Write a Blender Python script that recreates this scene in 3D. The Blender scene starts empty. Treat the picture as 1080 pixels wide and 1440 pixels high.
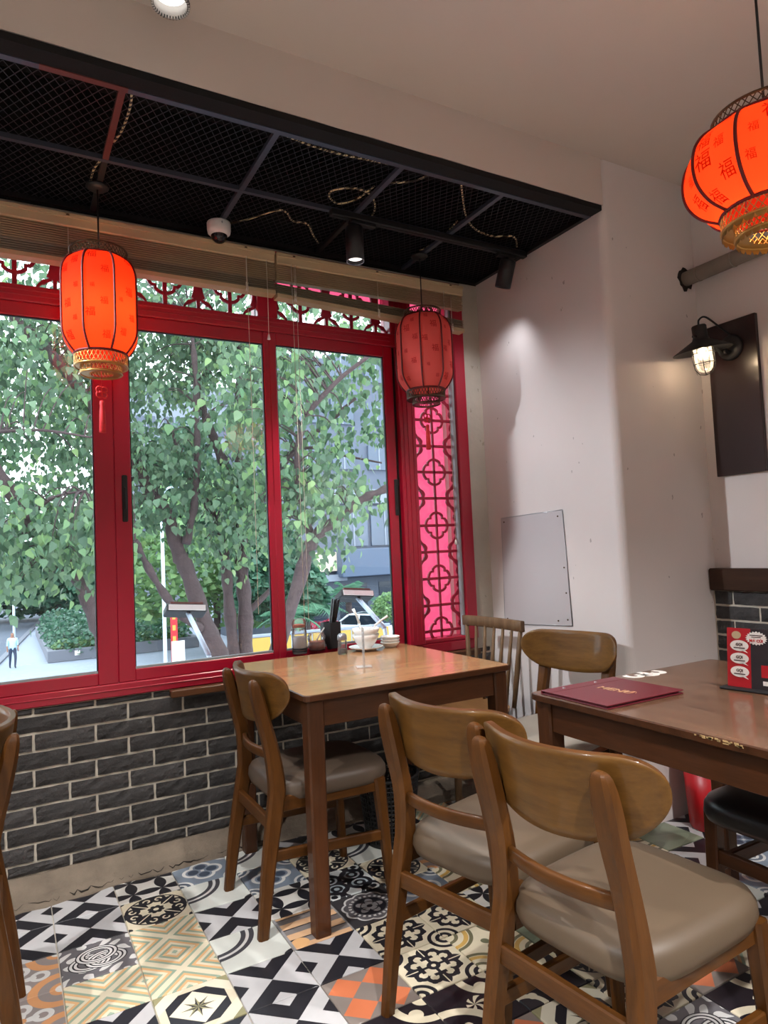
import bpy, bmesh, math, random
from mathutils import Vector, Matrix
from math import pi, sin, cos, radians, sqrt

random.seed(7)
SC = bpy.context.scene
COL = SC.collection

# ------------------------------------------------------------------ camera
FPX, CAMH = 952.35, 1.2
YAW, PITCH, ROLL = radians(29.279), radians(3.1166), radians(-2.5511)
_f = Vector((sin(YAW)*cos(PITCH), cos(YAW)*cos(PITCH), sin(PITCH)))
_r0 = Vector((cos(YAW), -sin(YAW), 0)); _u0 = _r0.cross(_f)
_r = _r0*cos(ROLL) + _u0*sin(ROLL); _u = -_r0*sin(ROLL) + _u0*cos(ROLL)
cam = bpy.data.cameras.new('camera'); camo = bpy.data.objects.new('camera', cam); COL.objects.link(camo)
camo.matrix_world = Matrix(((_r.x, _u.x, -_f.x, 0), (_r.y, _u.y, -_f.y, 0), (_r.z, _u.z, -_f.z, CAMH), (0, 0, 0, 1)))
cam.sensor_fit = 'VERTICAL'; cam.sensor_height = 36.0; cam.lens = FPX/1440*36; cam.clip_start = .02; cam.clip_end = 500
SC.camera = camo
def ray(px, py): return _r*((px-540)/FPX) - _u*((py-720)/FPX) + _f
def atz(px, py, z):
    d = ray(px, py); return Vector((0, 0, CAMH)) + d*((z-CAMH)/d.z)
def aty(px, py, y):
    d = ray(px, py); return Vector((0, 0, CAMH)) + d*(y/d.y)
def atx(px, py, x):
    d = ray(px, py); return Vector((0, 0, CAMH)) + d*(x/d.x)

# ------------------------------------------------------------------ world, exposure
w = bpy.data.worlds.new('overcast_sky'); SC.world = w; w.use_nodes = True
nt = w.node_tree; nt.nodes.clear()
wo = nt.nodes.new('ShaderNodeOutputWorld'); bg = nt.nodes.new('ShaderNodeBackground')
tc = nt.nodes.new('ShaderNodeTexCoord'); sp = nt.nodes.new('ShaderNodeSeparateXYZ'); rp = nt.nodes.new('ShaderNodeValToRGB')
nt.links.new(tc.outputs['Generated'], sp.inputs[0]); nt.links.new(sp.outputs['Z'], rp.inputs[0])
rp.color_ramp.elements[0].position = 0.0; rp.color_ramp.elements[0].color = (.88, .94, 1, 1)
rp.color_ramp.elements[1].position = 0.6; rp.color_ramp.elements[1].color = (.80, .90, 1, 1)
nt.links.new(rp.outputs[0], bg.inputs[0]); bg.inputs[1].default_value = 4.8
nt.links.new(bg.outputs[0], wo.inputs[0])
SC.view_settings.view_transform = 'Standard'; SC.view_settings.look = 'None'
SC.view_settings.exposure = 0.12; SC.view_settings.gamma = 1.0; SC.view_settings.use_curve_mapping = False

# ------------------------------------------------------------------ materials
def C(r, g, b):
    f = lambda c: (c/255/12.92) if c/255 <= .04045 else ((c/255+.055)/1.055)**2.4
    return (f(r), f(g), f(b), 1)
class V:
    def __init__(s, nt, o): s.nt, s.o = nt, o
    def __add__(a, b): return mth(a.nt, 'ADD', a, b)
    __radd__ = __add__
    def __sub__(a, b): return mth(a.nt, 'SUBTRACT', a, b)
    def __rsub__(a, b): return mth(a.nt, 'SUBTRACT', b, a)
    def __mul__(a, b): return mth(a.nt, 'MULTIPLY', a, b)
    __rmul__ = __mul__
    def __truediv__(a, b): return mth(a.nt, 'DIVIDE', a, b)
    def __neg__(a): return mth(a.nt, 'MULTIPLY', a, -1.0)
    def __abs__(a): return mth(a.nt, 'ABSOLUTE', a)
    def __lt__(a, b): return mth(a.nt, 'LESS_THAN', a, b)
    def __gt__(a, b): return mth(a.nt, 'GREATER_THAN', a, b)
def mth(nt, op, *a):
    n = nt.nodes.new('ShaderNodeMath'); n.operation = op
    for i, x in enumerate(a):
        if isinstance(x, V): nt.links.new(x.o, n.inputs[i])
        else: n.inputs[i].default_value = x
    return V(nt, n.outputs[0])
def fract(a): return mth(a.nt, 'FRACT', a)
def vfloor(a): return mth(a.nt, 'FLOOR', a)
def vsin(a): return mth(a.nt, 'SINE', a)
def vcos(a): return mth(a.nt, 'COSINE', a)
def vmax(a, b): return mth(a.nt, 'MAXIMUM', a, b)
def vmin(a, b): return mth(a.nt, 'MINIMUM', a, b)
def vlen(a, b): return mth(a.nt, 'SQRT', a*a+b*b)
def vang(y, x): return mth(y.nt, 'ARCTAN2', y, x)
def odd(a): return mth(a.nt, 'PINGPONG', a, 1.0)
def newmat(name):
    m = bpy.data.materials.new(name); m.use_nodes = True
    return m, m.node_tree, m.node_tree.nodes['Principled BSDF']
def setp(b, **k):
    for n, v in k.items(): b.inputs[n.replace('_', ' ')].default_value = v
def mixc(nt, fac, a, b, mode='MIX'):
    n = nt.nodes.new('ShaderNodeMix'); n.data_type = 'RGBA'; n.blend_type = mode
    for i, x in ((0, fac), (6, a), (7, b)):
        if isinstance(x, V): nt.links.new(x.o, n.inputs[i])
        elif hasattr(x, 'links'): nt.links.new(x, n.inputs[i])
        else: n.inputs[i].default_value = x
    return n.outputs[2]
def noise(nt, scale, detail=4, vec=None, stretch=None, rough=.55):
    t = nt.nodes.new('ShaderNodeTexNoise'); t.inputs['Scale'].default_value = scale; t.inputs['Detail'].default_value = detail
    t.inputs['Roughness'].default_value = rough
    tcn = nt.nodes.new('ShaderNodeTexCoord'); src = tcn.outputs['Object']
    if stretch:
        mp = nt.nodes.new('ShaderNodeMapping'); mp.inputs['Scale'].default_value = stretch
        nt.links.new(src, mp.inputs[0]); src = mp.outputs[0]
    nt.links.new(src, t.inputs['Vector'])
    return V(nt, t.outputs[0])
def bump(nt, b, h, strength=.3, dist=.01):
    n = nt.nodes.new('ShaderNodeBump'); n.inputs['Strength'].default_value = strength; n.inputs['Distance'].default_value = dist
    nt.links.new(h.o, n.inputs['Height']); nt.links.new(n.outputs[0], b.inputs['Normal'])
MATS = {}
def pm(name, col, rough=.5, metal=0, var=None, bmp=None, coat=0, objvar=0, **k):
    """plain procedural material: base colour broken up by noise, optional bump and per-object variation"""
    m, nt, b = newmat(name); setp(b, Roughness=rough, Metallic=metal)
    if coat: b.inputs['Coat Weight'].default_value = coat; b.inputs['Coat Roughness'].default_value = .12
    sc, am = var if var else (18, .06)
    n = noise(nt, sc, 5)
    dk = tuple(c*(1-am*2.2) for c in col[:3])+(1,); lt = tuple(min(1, c*(1+am*1.6)) for c in col[:3])+(1,)
    out = mixc(nt, n, dk, lt)
    if objvar:
        oi = nt.nodes.new('ShaderNodeObjectInfo')
        fac = V(nt, oi.outputs['Random'])*objvar*2+(1-objvar)
        cb = nt.nodes.new('ShaderNodeCombineColor')
        for i in range(3): nt.links.new(fac.o, cb.inputs[i])
        out = mixc(nt, 1.0, out, cb.outputs[0], 'MULTIPLY')
    nt.links.new(out, b.inputs['Base Color'])
    if bmp: bump(nt, b, noise(nt, bmp[0], 6), bmp[1], bmp[2] if len(bmp) > 2 else .005)
    for kk, v in k.items(): b.inputs[kk.replace('_', ' ')].default_value = v
    MATS[name] = m; return m
def wood(name, dark, light, stretch, rough=.45, coat=.12, scale=1.0):
    m, nt, b = newmat(name); setp(b, Roughness=rough); b.inputs['Specular IOR Level'].default_value = .22
    b.inputs['Coat Weight'].default_value = coat; b.inputs['Coat Roughness'].default_value = .09
    n1 = noise(nt, 3*scale, 6, stretch=stretch, rough=.65); n2 = noise(nt, 22*scale, 3, stretch=stretch)
    oi = nt.nodes.new('ShaderNodeObjectInfo')
    f = n1*1.5-.35+n2*.3-.1+V(nt, oi.outputs['Random'])*.12
    nt.links.new(mixc(nt, vmin(vmax(f, 0.0), 1.0), dark, light), b.inputs['Base Color'])
    bump(nt, b, n2, .08, .002)
    MATS[name] = m; return m
CH_D, CH_L = C(46, 25, 6), C(100, 60, 20)
for ax, st in (('x', (1, 9, 9)), ('y', (9, 1, 9)), ('z', (9, 9, 1))):
    wood('chair_wood_'+ax, CH_D, CH_L, st)
    wood('table_wood_'+ax, C(42, 22, 10), C(88, 51, 27), st, .42, .25)
wood('veneer', C(66, 42, 15), C(116, 80, 34), (7, 1, 9), .42, .2)
wood('tabletop_oak', C(138, 98, 64), C(186, 142, 100), (1, 6, 6), .2, .4)
wood('tabletop_brown', C(70, 46, 34), C(130, 98, 76), (5, .9, 5), .24, .3)
wood('seat_ply', C(120, 84, 50), C(165, 124, 82), (6, 1, 6), .35, .3)
wood('spindle_wood', C(74, 54, 36), C(130, 102, 74), (9, 9, 1.2), .45, .1)
wood('dark_cap', C(42, 26, 18), C(70, 46, 32), (8, 1, 8), .45, .1)
wood('sill_wood', C(66, 40, 24), C(104, 66, 42), (1, 8, 8), .45, .1)
pm('mahogany', C(34, 13, 14), .3, var=(3, .12), coat=.3)
pm('leather', C(90, 75, 59), .5, var=(6, .05), bmp=(260, .12, .001))
pm('leather_grey', C(150, 144, 134), .4, var=(6, .05), bmp=(260, .12, .001))
pm('leather_brown', C(88, 74, 62), .48, var=(6, .05), bmp=(260, .12, .001))
pm('leather_black', C(42, 40, 42), .32, var=(6, .05), bmp=(260, .1, .001))
pm('plaster', C(214, 206, 204), .85, var=(2.2, .035), bmp=(40, .06, .004))
pm('plaster_old', C(190, 183, 170), .9, var=(5, .14), bmp=(30, .35, .006))
pm('ceiling_paint', C(206, 194, 186), .9, var=(1.5, .03), bmp=(50, .04, .003))
pm('cement', C(124, 112, 98), .9, var=(11, .24), bmp=(30, .8, .012))
pm('crack', C(40, 34, 30), .95)
pm('mortar', C(212, 205, 190), .95, var=(30, .12), bmp=(80, .4, .004))
pm('brick_dark', C(62, 60, 60), .75, var=(20, .38), bmp=(26, 1.0, .014), objvar=.28)
pm('red_frame', C(166, 16, 46), .3, var=(4, .05), coat=.25)
pm('red_fret', C(164, 26, 56), .4, var=(6, .05))
pm('rubber', C(22, 22, 24), .6)
pm('black_metal', C(20, 20, 23), .5, var=(20, .1))
pm('void_black', C(9, 9, 11), .95)
pm('rail_steel', C(74, 78, 90), .45, metal=.4, var=(10, .1))
pm('rail_rust', C(104, 52, 46), .6, var=(10, .1))
pm('steel', C(170, 172, 178), .35, metal=.9)
pm('alu', C(160, 164, 168), .5, metal=.35)
pm('sheet_metal', C(190, 184, 186), .55, metal=.15, var=(3, .03))
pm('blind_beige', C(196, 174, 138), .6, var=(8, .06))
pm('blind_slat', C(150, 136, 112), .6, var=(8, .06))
pm('cord', C(226, 220, 208), .8)
pm('gold', C(196, 152, 84), .35, metal=.75, var=(40, .1))
pm('bronze', C(86, 66, 44), .4, metal=.6, var=(40, .1))
pm('lantern_rib', C(96, 10, 14), .6)
pm('tassel', C(214, 40, 46), .7, var=(60, .2))
pm('white_plastic', C(224, 222, 220), .35)
pm('porcelain', C(244, 242, 238), .2, coat=.3)
pm('chopstick', C(24, 20, 20), .35)
pm('menu_red', C(98, 20, 34), .38, var=(30, .05), bmp=(200, .1, .001))
pm('menu_gold', C(214, 170, 130), .4, metal=.3)
pm('sign_red', C(184, 22, 34), .4)
pm('sign_dark', C(44, 36, 40), .4)
pm('sign_white', C(236, 230, 224), .5)
pm('ink', C(70, 40, 40), .6)
pm('ink_red', C(186, 24, 34), .6)
pm('bin_red', C(176, 20, 28), .35, var=(5, .05))
pm('pipe_wrap', C(150, 140, 130), .8, var=(14, .12))
pm('chilli', C(190, 70, 24), .35, var=(60, .35))
pm('salt', C(225, 220, 225), .7)
# exterior
pm('pavement', C(136, 143, 156), .85, var=(3, .05))
pm('asphalt', C(82, 89, 102), .9, var=(4, .05))
pm('granite', C(104, 106, 116), .7, var=(40, .12))
pm('bark', C(74, 59, 60), .9, var=(9, .25), bmp=(26, .8, .02))
pm('galvanised', C(190, 202, 216), .5, metal=.2)
pm('facade', C(92, 99, 114), .8, var=(1.2, .05))
pm('facade_pale', C(136, 142, 154), .8, var=(1.2, .04))
pm('facade_dark', C(70, 78, 92), .6, var=(1.2, .1))
pm('facade_glass', C(84, 96, 114), .15, var=(.8, .12))
pm('awning_blue', C(80, 94, 116), .6)
pm('sign_beige', C(226, 206, 186), .6)
pm('hoarding_yellow', C(180, 146, 62), .6, var=(3, .06))
pm('car_white', C(232, 236, 242), .25, coat=.6)
pm('car_glass', C(36, 44, 56), .1)
pm('tyre', C(24, 24, 26), .8)
pm('skin', C(150, 104, 84), .6); pm('hair', C(28, 24, 26), .6)
pm('shirt_blue', C(176, 214, 236), .7); pm('trousers', C(44, 52, 76), .7)
pm('flower_pink', C(206, 60, 96), .6)
def leafmat(name, cols, tr=.35):
    m, nt, b = newmat(name); setp(b, Roughness=.42)
    g = nt.nodes.new('ShaderNodeNewGeometry'); oi = nt.nodes.new('ShaderNodeObjectInfo')
    f = fract(V(nt, g.outputs['Random Per Island'])+V(nt, oi.outputs['Random']))
    rp = nt.nodes.new('ShaderNodeValToRGB'); nt.links.new(f.o, rp.inputs[0])
    e = rp.color_ramp.elements; e[0].color = cols[0]; e[1].color = cols[-1]
    for i, c in enumerate(cols[1:-1]): x = e.new((i+1)/(len(cols)-1)); x.color = c
    nt.links.new(rp.outputs[0], b.inputs['Base Color'])
    t = nt.nodes.new('ShaderNodeBsdfTranslucent'); mx = nt.nodes.new('ShaderNodeMixShader'); mx.inputs[0].default_value = tr
    nt.links.new(rp.outputs[0], t.inputs[0]); out = nt.nodes['Material Output']
    nt.links.new(b.outputs[0], mx.inputs[1]); nt.links.new(t.outputs[0], mx.inputs[2]); nt.links.new(mx.outputs[0], out.inputs[0])
    MATS[name] = m
leafmat('leaf_green', [C(52, 78, 58), C(80, 108, 80), C(102, 132, 100), C(64, 92, 70), C(124, 150, 114)])
leafmat('leaf_bright', [C(104, 138, 92), C(130, 162, 104), C(92, 128, 92), C(146, 172, 112)], .45)
leafmat('leaf_dark', [C(44, 78, 64), C(64, 104, 82), C(80, 122, 94), C(52, 88, 74)])
leafmat('leaf_palm', [C(70, 116, 92), C(94, 142, 112), C(110, 156, 124)])
def glassmat(name, tint=(1, 1, 1, 1), refl=.06, rough=0.0, haze=0.0):
    m, nt, b = newmat(name); nt.nodes.remove(b)
    t = nt.nodes.new('ShaderNodeBsdfTransparent'); t.inputs[0].default_value = tint
    g = nt.nodes.new('ShaderNodeBsdfGlossy'); g.inputs['Roughness'].default_value = rough
    fr = nt.nodes.new('ShaderNodeFresnel'); fr.inputs[0].default_value = 1.45
    f = V(nt, fr.outputs[0])*(refl/.04)
    mx = nt.nodes.new('ShaderNodeMixShader'); nt.links.new(vmin(f, 1.0).o, mx.inputs[0])
    nt.links.new(t.outputs[0], mx.inputs[1]); nt.links.new(g.outputs[0], mx.inputs[2])
    last = mx.outputs[0]
    if haze:
        d = nt.nodes.new('ShaderNodeBsdfDiffuse'); d.inputs[0].default_value = (.92, .93, .93, 1)
        m2 = nt.nodes.new('ShaderNodeMixShader'); m2.inputs[0].default_value = haze
        nt.links.new(last, m2.inputs[1]); nt.links.new(d.outputs[0], m2.inputs[2]); last = m2.outputs[0]
    nt.links.new(last, nt.nodes['Material Output'].inputs[0]); MATS[name] = m
glassmat('window_glass', (.94, .97, .97, 1), .035)
glassmat('clear_glass', (.99, .99, .99, 1), .05, .05, .09)
glassmat('acrylic', (.99, .99, .99, 1), .05, .05, .22)
glassmat('oil', (.9, .42, .12, 1), .06)
def transl(name, col, dif, fac, em=0):
    m, nt, b = newmat(name); nt.nodes.remove(b)
    t = nt.nodes.new('ShaderNodeBsdfTranslucent'); t.inputs[0].default_value = col
    d = nt.nodes.new('ShaderNodeBsdfDiffuse'); d.inputs[0].default_value = dif
    mx = nt.nodes.new('ShaderNodeMixShader'); mx.inputs[0].default_value = fac
    nt.links.new(d.outputs[0], mx.inputs[1]); nt.links.new(t.outputs[0], mx.inputs[2]); last = mx.outputs[0]
    if em:
        e = nt.nodes.new('ShaderNodeEmission'); e.inputs[0].default_value = col; e.inputs[1].default_value = em
        a = nt.nodes.new('ShaderNodeAddShader'); nt.links.new(last, a.inputs[0]); nt.links.new(e.outputs[0], a.inputs[1]); last = a.outputs[0]
    nt.links.new(last, nt.nodes['Material Output'].inputs[0]); MATS[name] = m
transl('pink_panel', C(255, 84, 118), C(224, 60, 90), .7)
transl('lantern_cloth', C(255, 78, 36), C(222, 46, 32), .7)
transl('lantern_cloth_unlit', C(252, 136, 126), C(246, 120, 114), .55)
transl('lantern_mark_lit', C(170, 36, 18), C(110, 22, 20), .7)
transl('lantern_mark', C(205, 72, 66), C(190, 56, 56), .5)
def emit(name, col, s):
    m, nt, b = newmat(name); setp(b, Roughness=.4); b.inputs['Base Color'].default_value = col
    b.inputs['Emission Color'].default_value = col; b.inputs['Emission Strength'].default_value = s; MATS[name] = m
emit('lamp_face', (1, .97, .92, 1), 1.5); emit('filament', (1, .72, .38, 1), 40); emit('bulb_warm', (1, .75, .4, 1), 3)
def rope():
    m, nt, b = newmat('rope'); setp(b, Roughness=.4)
    u = nt.nodes.new('ShaderNodeTexCoord'); s = nt.nodes.new('ShaderNodeSeparateXYZ'); nt.links.new(u.outputs['Object'], s.inputs[0])
    a = V(nt, s.outputs[0])+V(nt, s.outputs[1])
    k = fract(a*40.0) < .55
    nt.links.new(mixc(nt, k, C(70, 52, 32), C(236, 214, 168)), b.inputs['Base Color']); MATS['rope'] = m
rope()
# scuffs on the painted plaster
def scuff(m, th, col):
    nt = m.node_tree; b = nt.nodes['Principled BSDF']; src = b.inputs['Base Color'].links[0].from_socket
    k = noise(nt, 26, 2, stretch=(1, 1.6, .7)); k2 = noise(nt, 2.3, 3)
    nt.links.new(mixc(nt, (k > th)*(k2 > .5)*.6, src, col), b.inputs['Base Color'])
scuff(MATS['plaster'], .735, C(120, 112, 108)); scuff(MATS['plaster_old'], .72, C(150, 141, 126))

# ------------------------------------------------------------------ mesh helpers
class MB:
    def __init__(s): s.v, s.f, s.m, s.sm = [], [], [], []
    def add(s, vs, fs, mi=0, smooth=False):
        o = len(s.v); s.v += [tuple(v) for v in vs]
        for f in fs: s.f.append([i+o for i in f]); s.m.append(mi); s.sm.append(smooth)
        return s
    def box(s, lo, hi, mi=0):
        (a, b, c), (d, e, f) = lo, hi
        return s.add([(a, b, c), (d, b, c), (d, e, c), (a, e, c), (a, b, f), (d, b, f), (d, e, f), (a, e, f)],
                     [(3, 2, 1, 0), (4, 5, 6, 7), (0, 1, 5, 4), (1, 2, 6, 5), (2, 3, 7, 6), (3, 0, 4, 7)], mi)
    def cbox(s, lo, hi, b=.004, mi=0):
        """box with chamfered edges"""
        c = [(lo[i]+hi[i])/2 for i in range(3)]; h = [(hi[i]-lo[i])/2 for i in range(3)]; b = min(b, min(h)*.9)
        vs = []; idx = {}
        for sx in (-1, 1):
            for sy in (-1, 1):
                for sz in (-1, 1):
                    for a in range(3):
                        sg = (sx, sy, sz)
                        p = [c[i]+sg[i]*(h[i]-(0 if i == a else b)) for i in range(3)]
                        idx[(sx, sy, sz, a)] = len(vs); vs.append(p)
        fs = []
        for a in range(3):
            u, v = (a+1) % 3, (a+2) % 3
            for sg in (-1, 1):
                q = []
                for su, sv in ((-1, -1), (1, -1), (1, 1), (-1, 1)):
                    k = [0, 0, 0]; k[a] = sg; k[u] = su; k[v] = sv; q.append(idx[(*k, a)])
                fs.append(q if sg > 0 else q[::-1])
            for su in (-1, 1):          # edge strips between faces u and v, along axis a
                for sv in (-1, 1):
                    k0 = [0, 0, 0]; k1 = [0, 0, 0]; k0[a] = -1; k1[a] = 1
                    for k in (k0, k1): k[u] = su; k[v] = sv
                    q = [idx[(*k0, u)], idx[(*k1, u)], idx[(*k1, v)], idx[(*k0, v)]]
                    fs.append(q if su*sv < 0 else q[::-1])
        for sx in (-1, 1):
            for sy in (-1, 1):
                for sz in (-1, 1):
                    q = [idx[(sx, sy, sz, i)] for i in range(3)]; fs.append(q if sx*sy*sz > 0 else q[::-1])
        return s.add(vs, fs, mi)
    def sweep(s, secs, mi=0, smooth=True, closed=False, cap=True):
        """loft through a list of rings with the same vertex count"""
        n = len(secs[0]); vs = [p for r in secs for p in r]; fs = []
        m = len(secs)
        for i in range(m if closed else m-1):
            for j in range(n):
                a, b = i*n+j, i*n+(j+1) % n; c, d = ((i+1) % m)*n+(j+1) % n, ((i+1) % m)*n+j
                fs.append((a, b, c, d))
        s.add(vs, fs, mi, smooth)
        if cap and not closed:
            o = len(s.v)-len(vs)
            s.f.append([o+j for j in range(n)][::-1]); s.m.append(mi); s.sm.append(False)
            s.f.append([o+(m-1)*n+j for j in range(n)]); s.m.append(mi); s.sm.append(False)
        return s
    def tube(s, pts, r, n=8, mi=0, closed=False, cap=True, smooth=True):
        pts = [Vector(p) for p in pts]; rs = r if isinstance(r, (list, tuple)) else [r]*len(pts)
        secs = []; up = None; m = len(pts)
        for i, p in enumerate(pts):
            if closed: t = pts[(i+1) % m]-pts[i-1]
            else: t = pts[min(i+1, m-1)]-pts[max(i-1, 0)]
            t = t.normalized() if t.length > 1e-9 else Vector((0, 0, 1))
            if up is None: up = t.orthogonal().normalized()
            up = (up-t*up.dot(t)); up = up.normalized() if up.length > 1e-6 else t.orthogonal().normalized()
            w_ = t.cross(up)
            secs.append([p+(up*cos(2*pi*k/n)+w_*sin(2*pi*k/n))*rs[i] for k in range(n)])
        return s.sweep(secs, mi, smooth, closed, cap)
    def lathe(s, prof, n=24, c=(0, 0, 0), mi=0, smooth=True):
        """prof: list of (r, z); spun about z"""
        vs = []; fs = []; rows = []
        for r, z in prof:
            if r < 1e-6: rows.append([len(vs)]); vs.append((c[0], c[1], c[2]+z))
            else:
                rows.append(list(range(len(vs), len(vs)+n)))
                vs += [(c[0]+r*cos(2*pi*k/n), c[1]+r*sin(2*pi*k/n), c[2]+z) for k in range(n)]
        for a, b in zip(rows, rows[1:]):
            for k in range(n):
                k2 = (k+1) % n
                if len(a) == 1 and len(b) == 1: continue
                if len(a) == 1: fs.append((a[0], b[k2], b[k]))
                elif len(b) == 1: fs.append((a[k], a[k2], b[0]))
                else: fs.append((a[k], a[k2], b[k2], b[k]))
        return s.add(vs, fs, mi, smooth)
    def prism(s, poly, axis, lo, hi, mi=0):
        """polygon in the plane across axis, extruded lo..hi"""
        def P(p, t):
            if axis == 0: return (t, p[0], p[1])
            if axis == 1: return (p[0], t, p[1])
            return (p[0], p[1], t)
        n = len(poly); vs = [P(p, lo) for p in poly]+[P(p, hi) for p in poly]
        fs = [tuple(range(n))[::-1], tuple(range(n, 2*n))]+[(i, (i+1) % n, n+(i+1) % n, n+i) for i in range(n)]
        return s.add(vs, fs, mi)
    def ribbon(s, pts, wd, axis, lo, hi, mi=0, closed=False):
        """flat strip of width wd following pts (2D), extruded along axis"""
        P2 = [Vector(p) for p in pts]; n = len(P2); L, R_ = [], []
        for i, p in enumerate(P2):
            a = P2[i-1] if (i or closed) else p; b = P2[(i+1) % n] if (i < n-1 or closed) else p
            t = (b-a); t = t.normalized() if t.length > 1e-9 else Vector((1, 0))
            nn = Vector((-t.y, t.x)); ww = wd[i] if isinstance(wd, (list, tuple)) else wd
            L.append(p+nn*ww/2); R_.append(p-nn*ww/2)
        def P(p, t):
            if axis == 0: return (t, p[0], p[1])
            if axis == 1: return (p[0], t, p[1])
            return (p[0], p[1], t)
        secs = [[P(L[i], lo), P(R_[i], lo), P(R_[i], hi), P(L[i], hi)] for i in range(n)]
        return s.sweep(secs, mi, False, closed)
    def xf(s, mtx):
        s.v = [tuple(mtx @ Vector(v)) for v in s.v]; return s
    def mesh(s, name, mats, fix=True):
        me = bpy.data.meshes.new(name); me.from_pydata(s.v, [], s.f)
        for m in (mats if isinstance(mats, (list, tuple)) else [mats]):
            me.materials.append(MATS[m] if isinstance(m, str) else m)
        me.polygons.foreach_set('material_index', s.m); me.polygons.foreach_set('use_smooth', s.sm)
        if fix:
            bm = bmesh.new(); bm.from_mesh(me); bmesh.ops.recalc_face_normals(bm, faces=bm.faces); bm.to_mesh(me); bm.free()
        me.update(); return me
    def build(s, name, mats, parent=None, loc=None, rot=None, fix=True):
        return link(name, s.mesh(name, mats, fix), parent, loc, rot)
def link(name, me, parent=None, loc=None, rot=None):
    o = bpy.data.objects.new(name, me); COL.objects.link(o)
    if parent: o.parent = parent
    if loc is not None: o.location = loc
    if rot is not None: o.rotation_euler = rot
    return o
def tag(o, label=None, cat=None, group=None, kind=None):
    if label: o['label'] = label
    if cat: o['category'] = cat
    if group: o['group'] = group
    if kind: o['kind'] = kind
    return o
def thing(name, label, cat, loc=(0, 0, 0), rz=0, group=None):
    o = link(name, None, None, loc, (0, 0, rz)); o.empty_display_size = .05
    return tag(o, label, cat, group)
def struct(o): o['kind'] = 'structure'; return o
KIDS = {}
def copy_tree(o, parent=None):
    c = o.copy(); COL.objects.link(c)
    if parent: c.parent = parent
    for ch in [x for x in bpy.data.objects if x.parent == o]: copy_tree(ch, c)
    return c
def textmesh(body, size, extrude=.0006, bold=0.0, align='CENTER', res=3):
    cu = bpy.data.curves.new('lettering', 'FONT'); cu.body = body; cu.size = size; cu.extrude = extrude
    cu.offset = bold; cu.align_x = align; cu.align_y = 'CENTER'; cu.resolution_u = res
    o = bpy.data.objects.new('lettering', cu); COL.objects.link(o)
    dg = bpy.context.evaluated_depsgraph_get(); me = bpy.data.meshes.new_from_object(o.evaluated_get(dg))
    bpy.data.objects.remove(o); bpy.data.curves.remove(cu); return me
def spline(pts, n=6):
    """Catmull-Rom through pts"""
    pts = [Vector(p) for p in pts]; out = []
    for i in range(len(pts)-1):
        p0, p1, p2, p3 = pts[max(i-1, 0)], pts[i], pts[i+1], pts[min(i+2, len(pts)-1)]
        for k in range(n):
            t = k/n; t2, t3 = t*t, t*t*t
            out.append(.5*((2*p1)+(p2-p0)*t+(2*p0-5*p1+4*p2-p3)*t2+(3*p1-p0-3*p2+p3)*t3))
    out.append(pts[-1]); return out
# ------------------------------------------------------------------ room shell
XL, YB, XR, YF, XP, YW = -4.0, -3.5, 2.86, 2.0, 2.265, 2.9     # left, back, right wall, fascia/pier front, pier side, brick face
ZC, ZF, ZM = 2.85, 2.64, 2.62
fl = struct(MB().box((XL, YB, -.14), (XR+.1, 2.95, -.006)).build('floor', 'mortar'))
# --- encaustic tile patterns (flat print, one node material each)
BK, WH, GR, CR = C(38, 38, 44), C(206, 206, 204), C(150, 150, 152), C(222, 212, 186)
def tilemat(name, base, fn, rough=.32):
    m, nt, b = newmat('tile_'+name); setp(b, Roughness=rough)
    uv = nt.nodes.new('ShaderNodeUVMap'); s = nt.nodes.new('ShaderNodeSeparateXYZ'); nt.links.new(uv.outputs[0], s.inputs[0])
    x = V(nt, s.outputs[0])*2.0-1.0; y = V(nt, s.outputs[1])*2.0-1.0
    col = base
    for mask, c in fn(x, y): col = mixc(nt, mask, col, c)
    n = noise(nt, 9, 5); oi = nt.nodes.new('ShaderNodeObjectInfo')
    wear = n*.35+.72+V(nt, oi.outputs['Random'])*.1
    cb = nt.nodes.new('ShaderNodeCombineColor')
    for i in range(3): nt.links.new(wear.o, cb.inputs[i])
    nt.links.new(mixc(nt, 1.0, col, cb.outputs[0], 'MULTIPLY'), b.inputs['Base Color'])
    nt.links.new((n*.35+.16).o, b.inputs['Roughness'])
    MATS['tile_'+name] = m
def band(d, c, w_): return abs(d-c) < w_
def p_rhomb(x, y):
    s, t = (x+y)*.5, (x-y)*.5
    ck = odd(vfloor(s)+vfloor(t)); inn = vmax(abs(fract(s)-.5), abs(fract(t)-.5)) < .17
    return [(abs(ck-inn), BK)]
def p_chev(x, y):
    d = fract(abs(abs(x)-abs(y))*2.6)
    return [(d > .36, C(150, 170, 150)), (d > .68, C(222, 178, 128))]
def p_petal(x, y):
    fx, fy = fract(x), fract(y); cnt = None
    for a in (0, 1):
        for b in (0, 1):
            k = vlen(fx-a, fy-b) < .7071; cnt = k if cnt is None else cnt+k
    return [(cnt > 1.5, BK)]
def p_scroll(x, y):
    X, Y = abs(x), abs(y); r = vlen(x, y); th = vang(y, x); a, b = vmax(X, Y), vmin(X, Y)
    p, q = (X+Y)*.707, abs(X-Y)*.707
    leaf = q < (.2-(p-.66)*(p-.66)*1.5); lobe = vlen(p-.62, q-.2) < .12
    curl = band(vlen(a-.72, b-.2), .19, .06); cr = vlen(X-1.0, Y-1.0)
    return [(leaf, BK), (lobe, BK), (leaf*(q < .022), CR), (curl, BK), (vlen(a-.72, b-.2) < .07, BK), (vlen(a-1.0, b) < .2, BK), (cr < .2, CR), (cr < .12, BK), (r < .22+abs(vsin(th*4.0))*.06, BK), (r < .09, CR), (band(r, .97, .03)*(b > .3), BK)]
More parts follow.
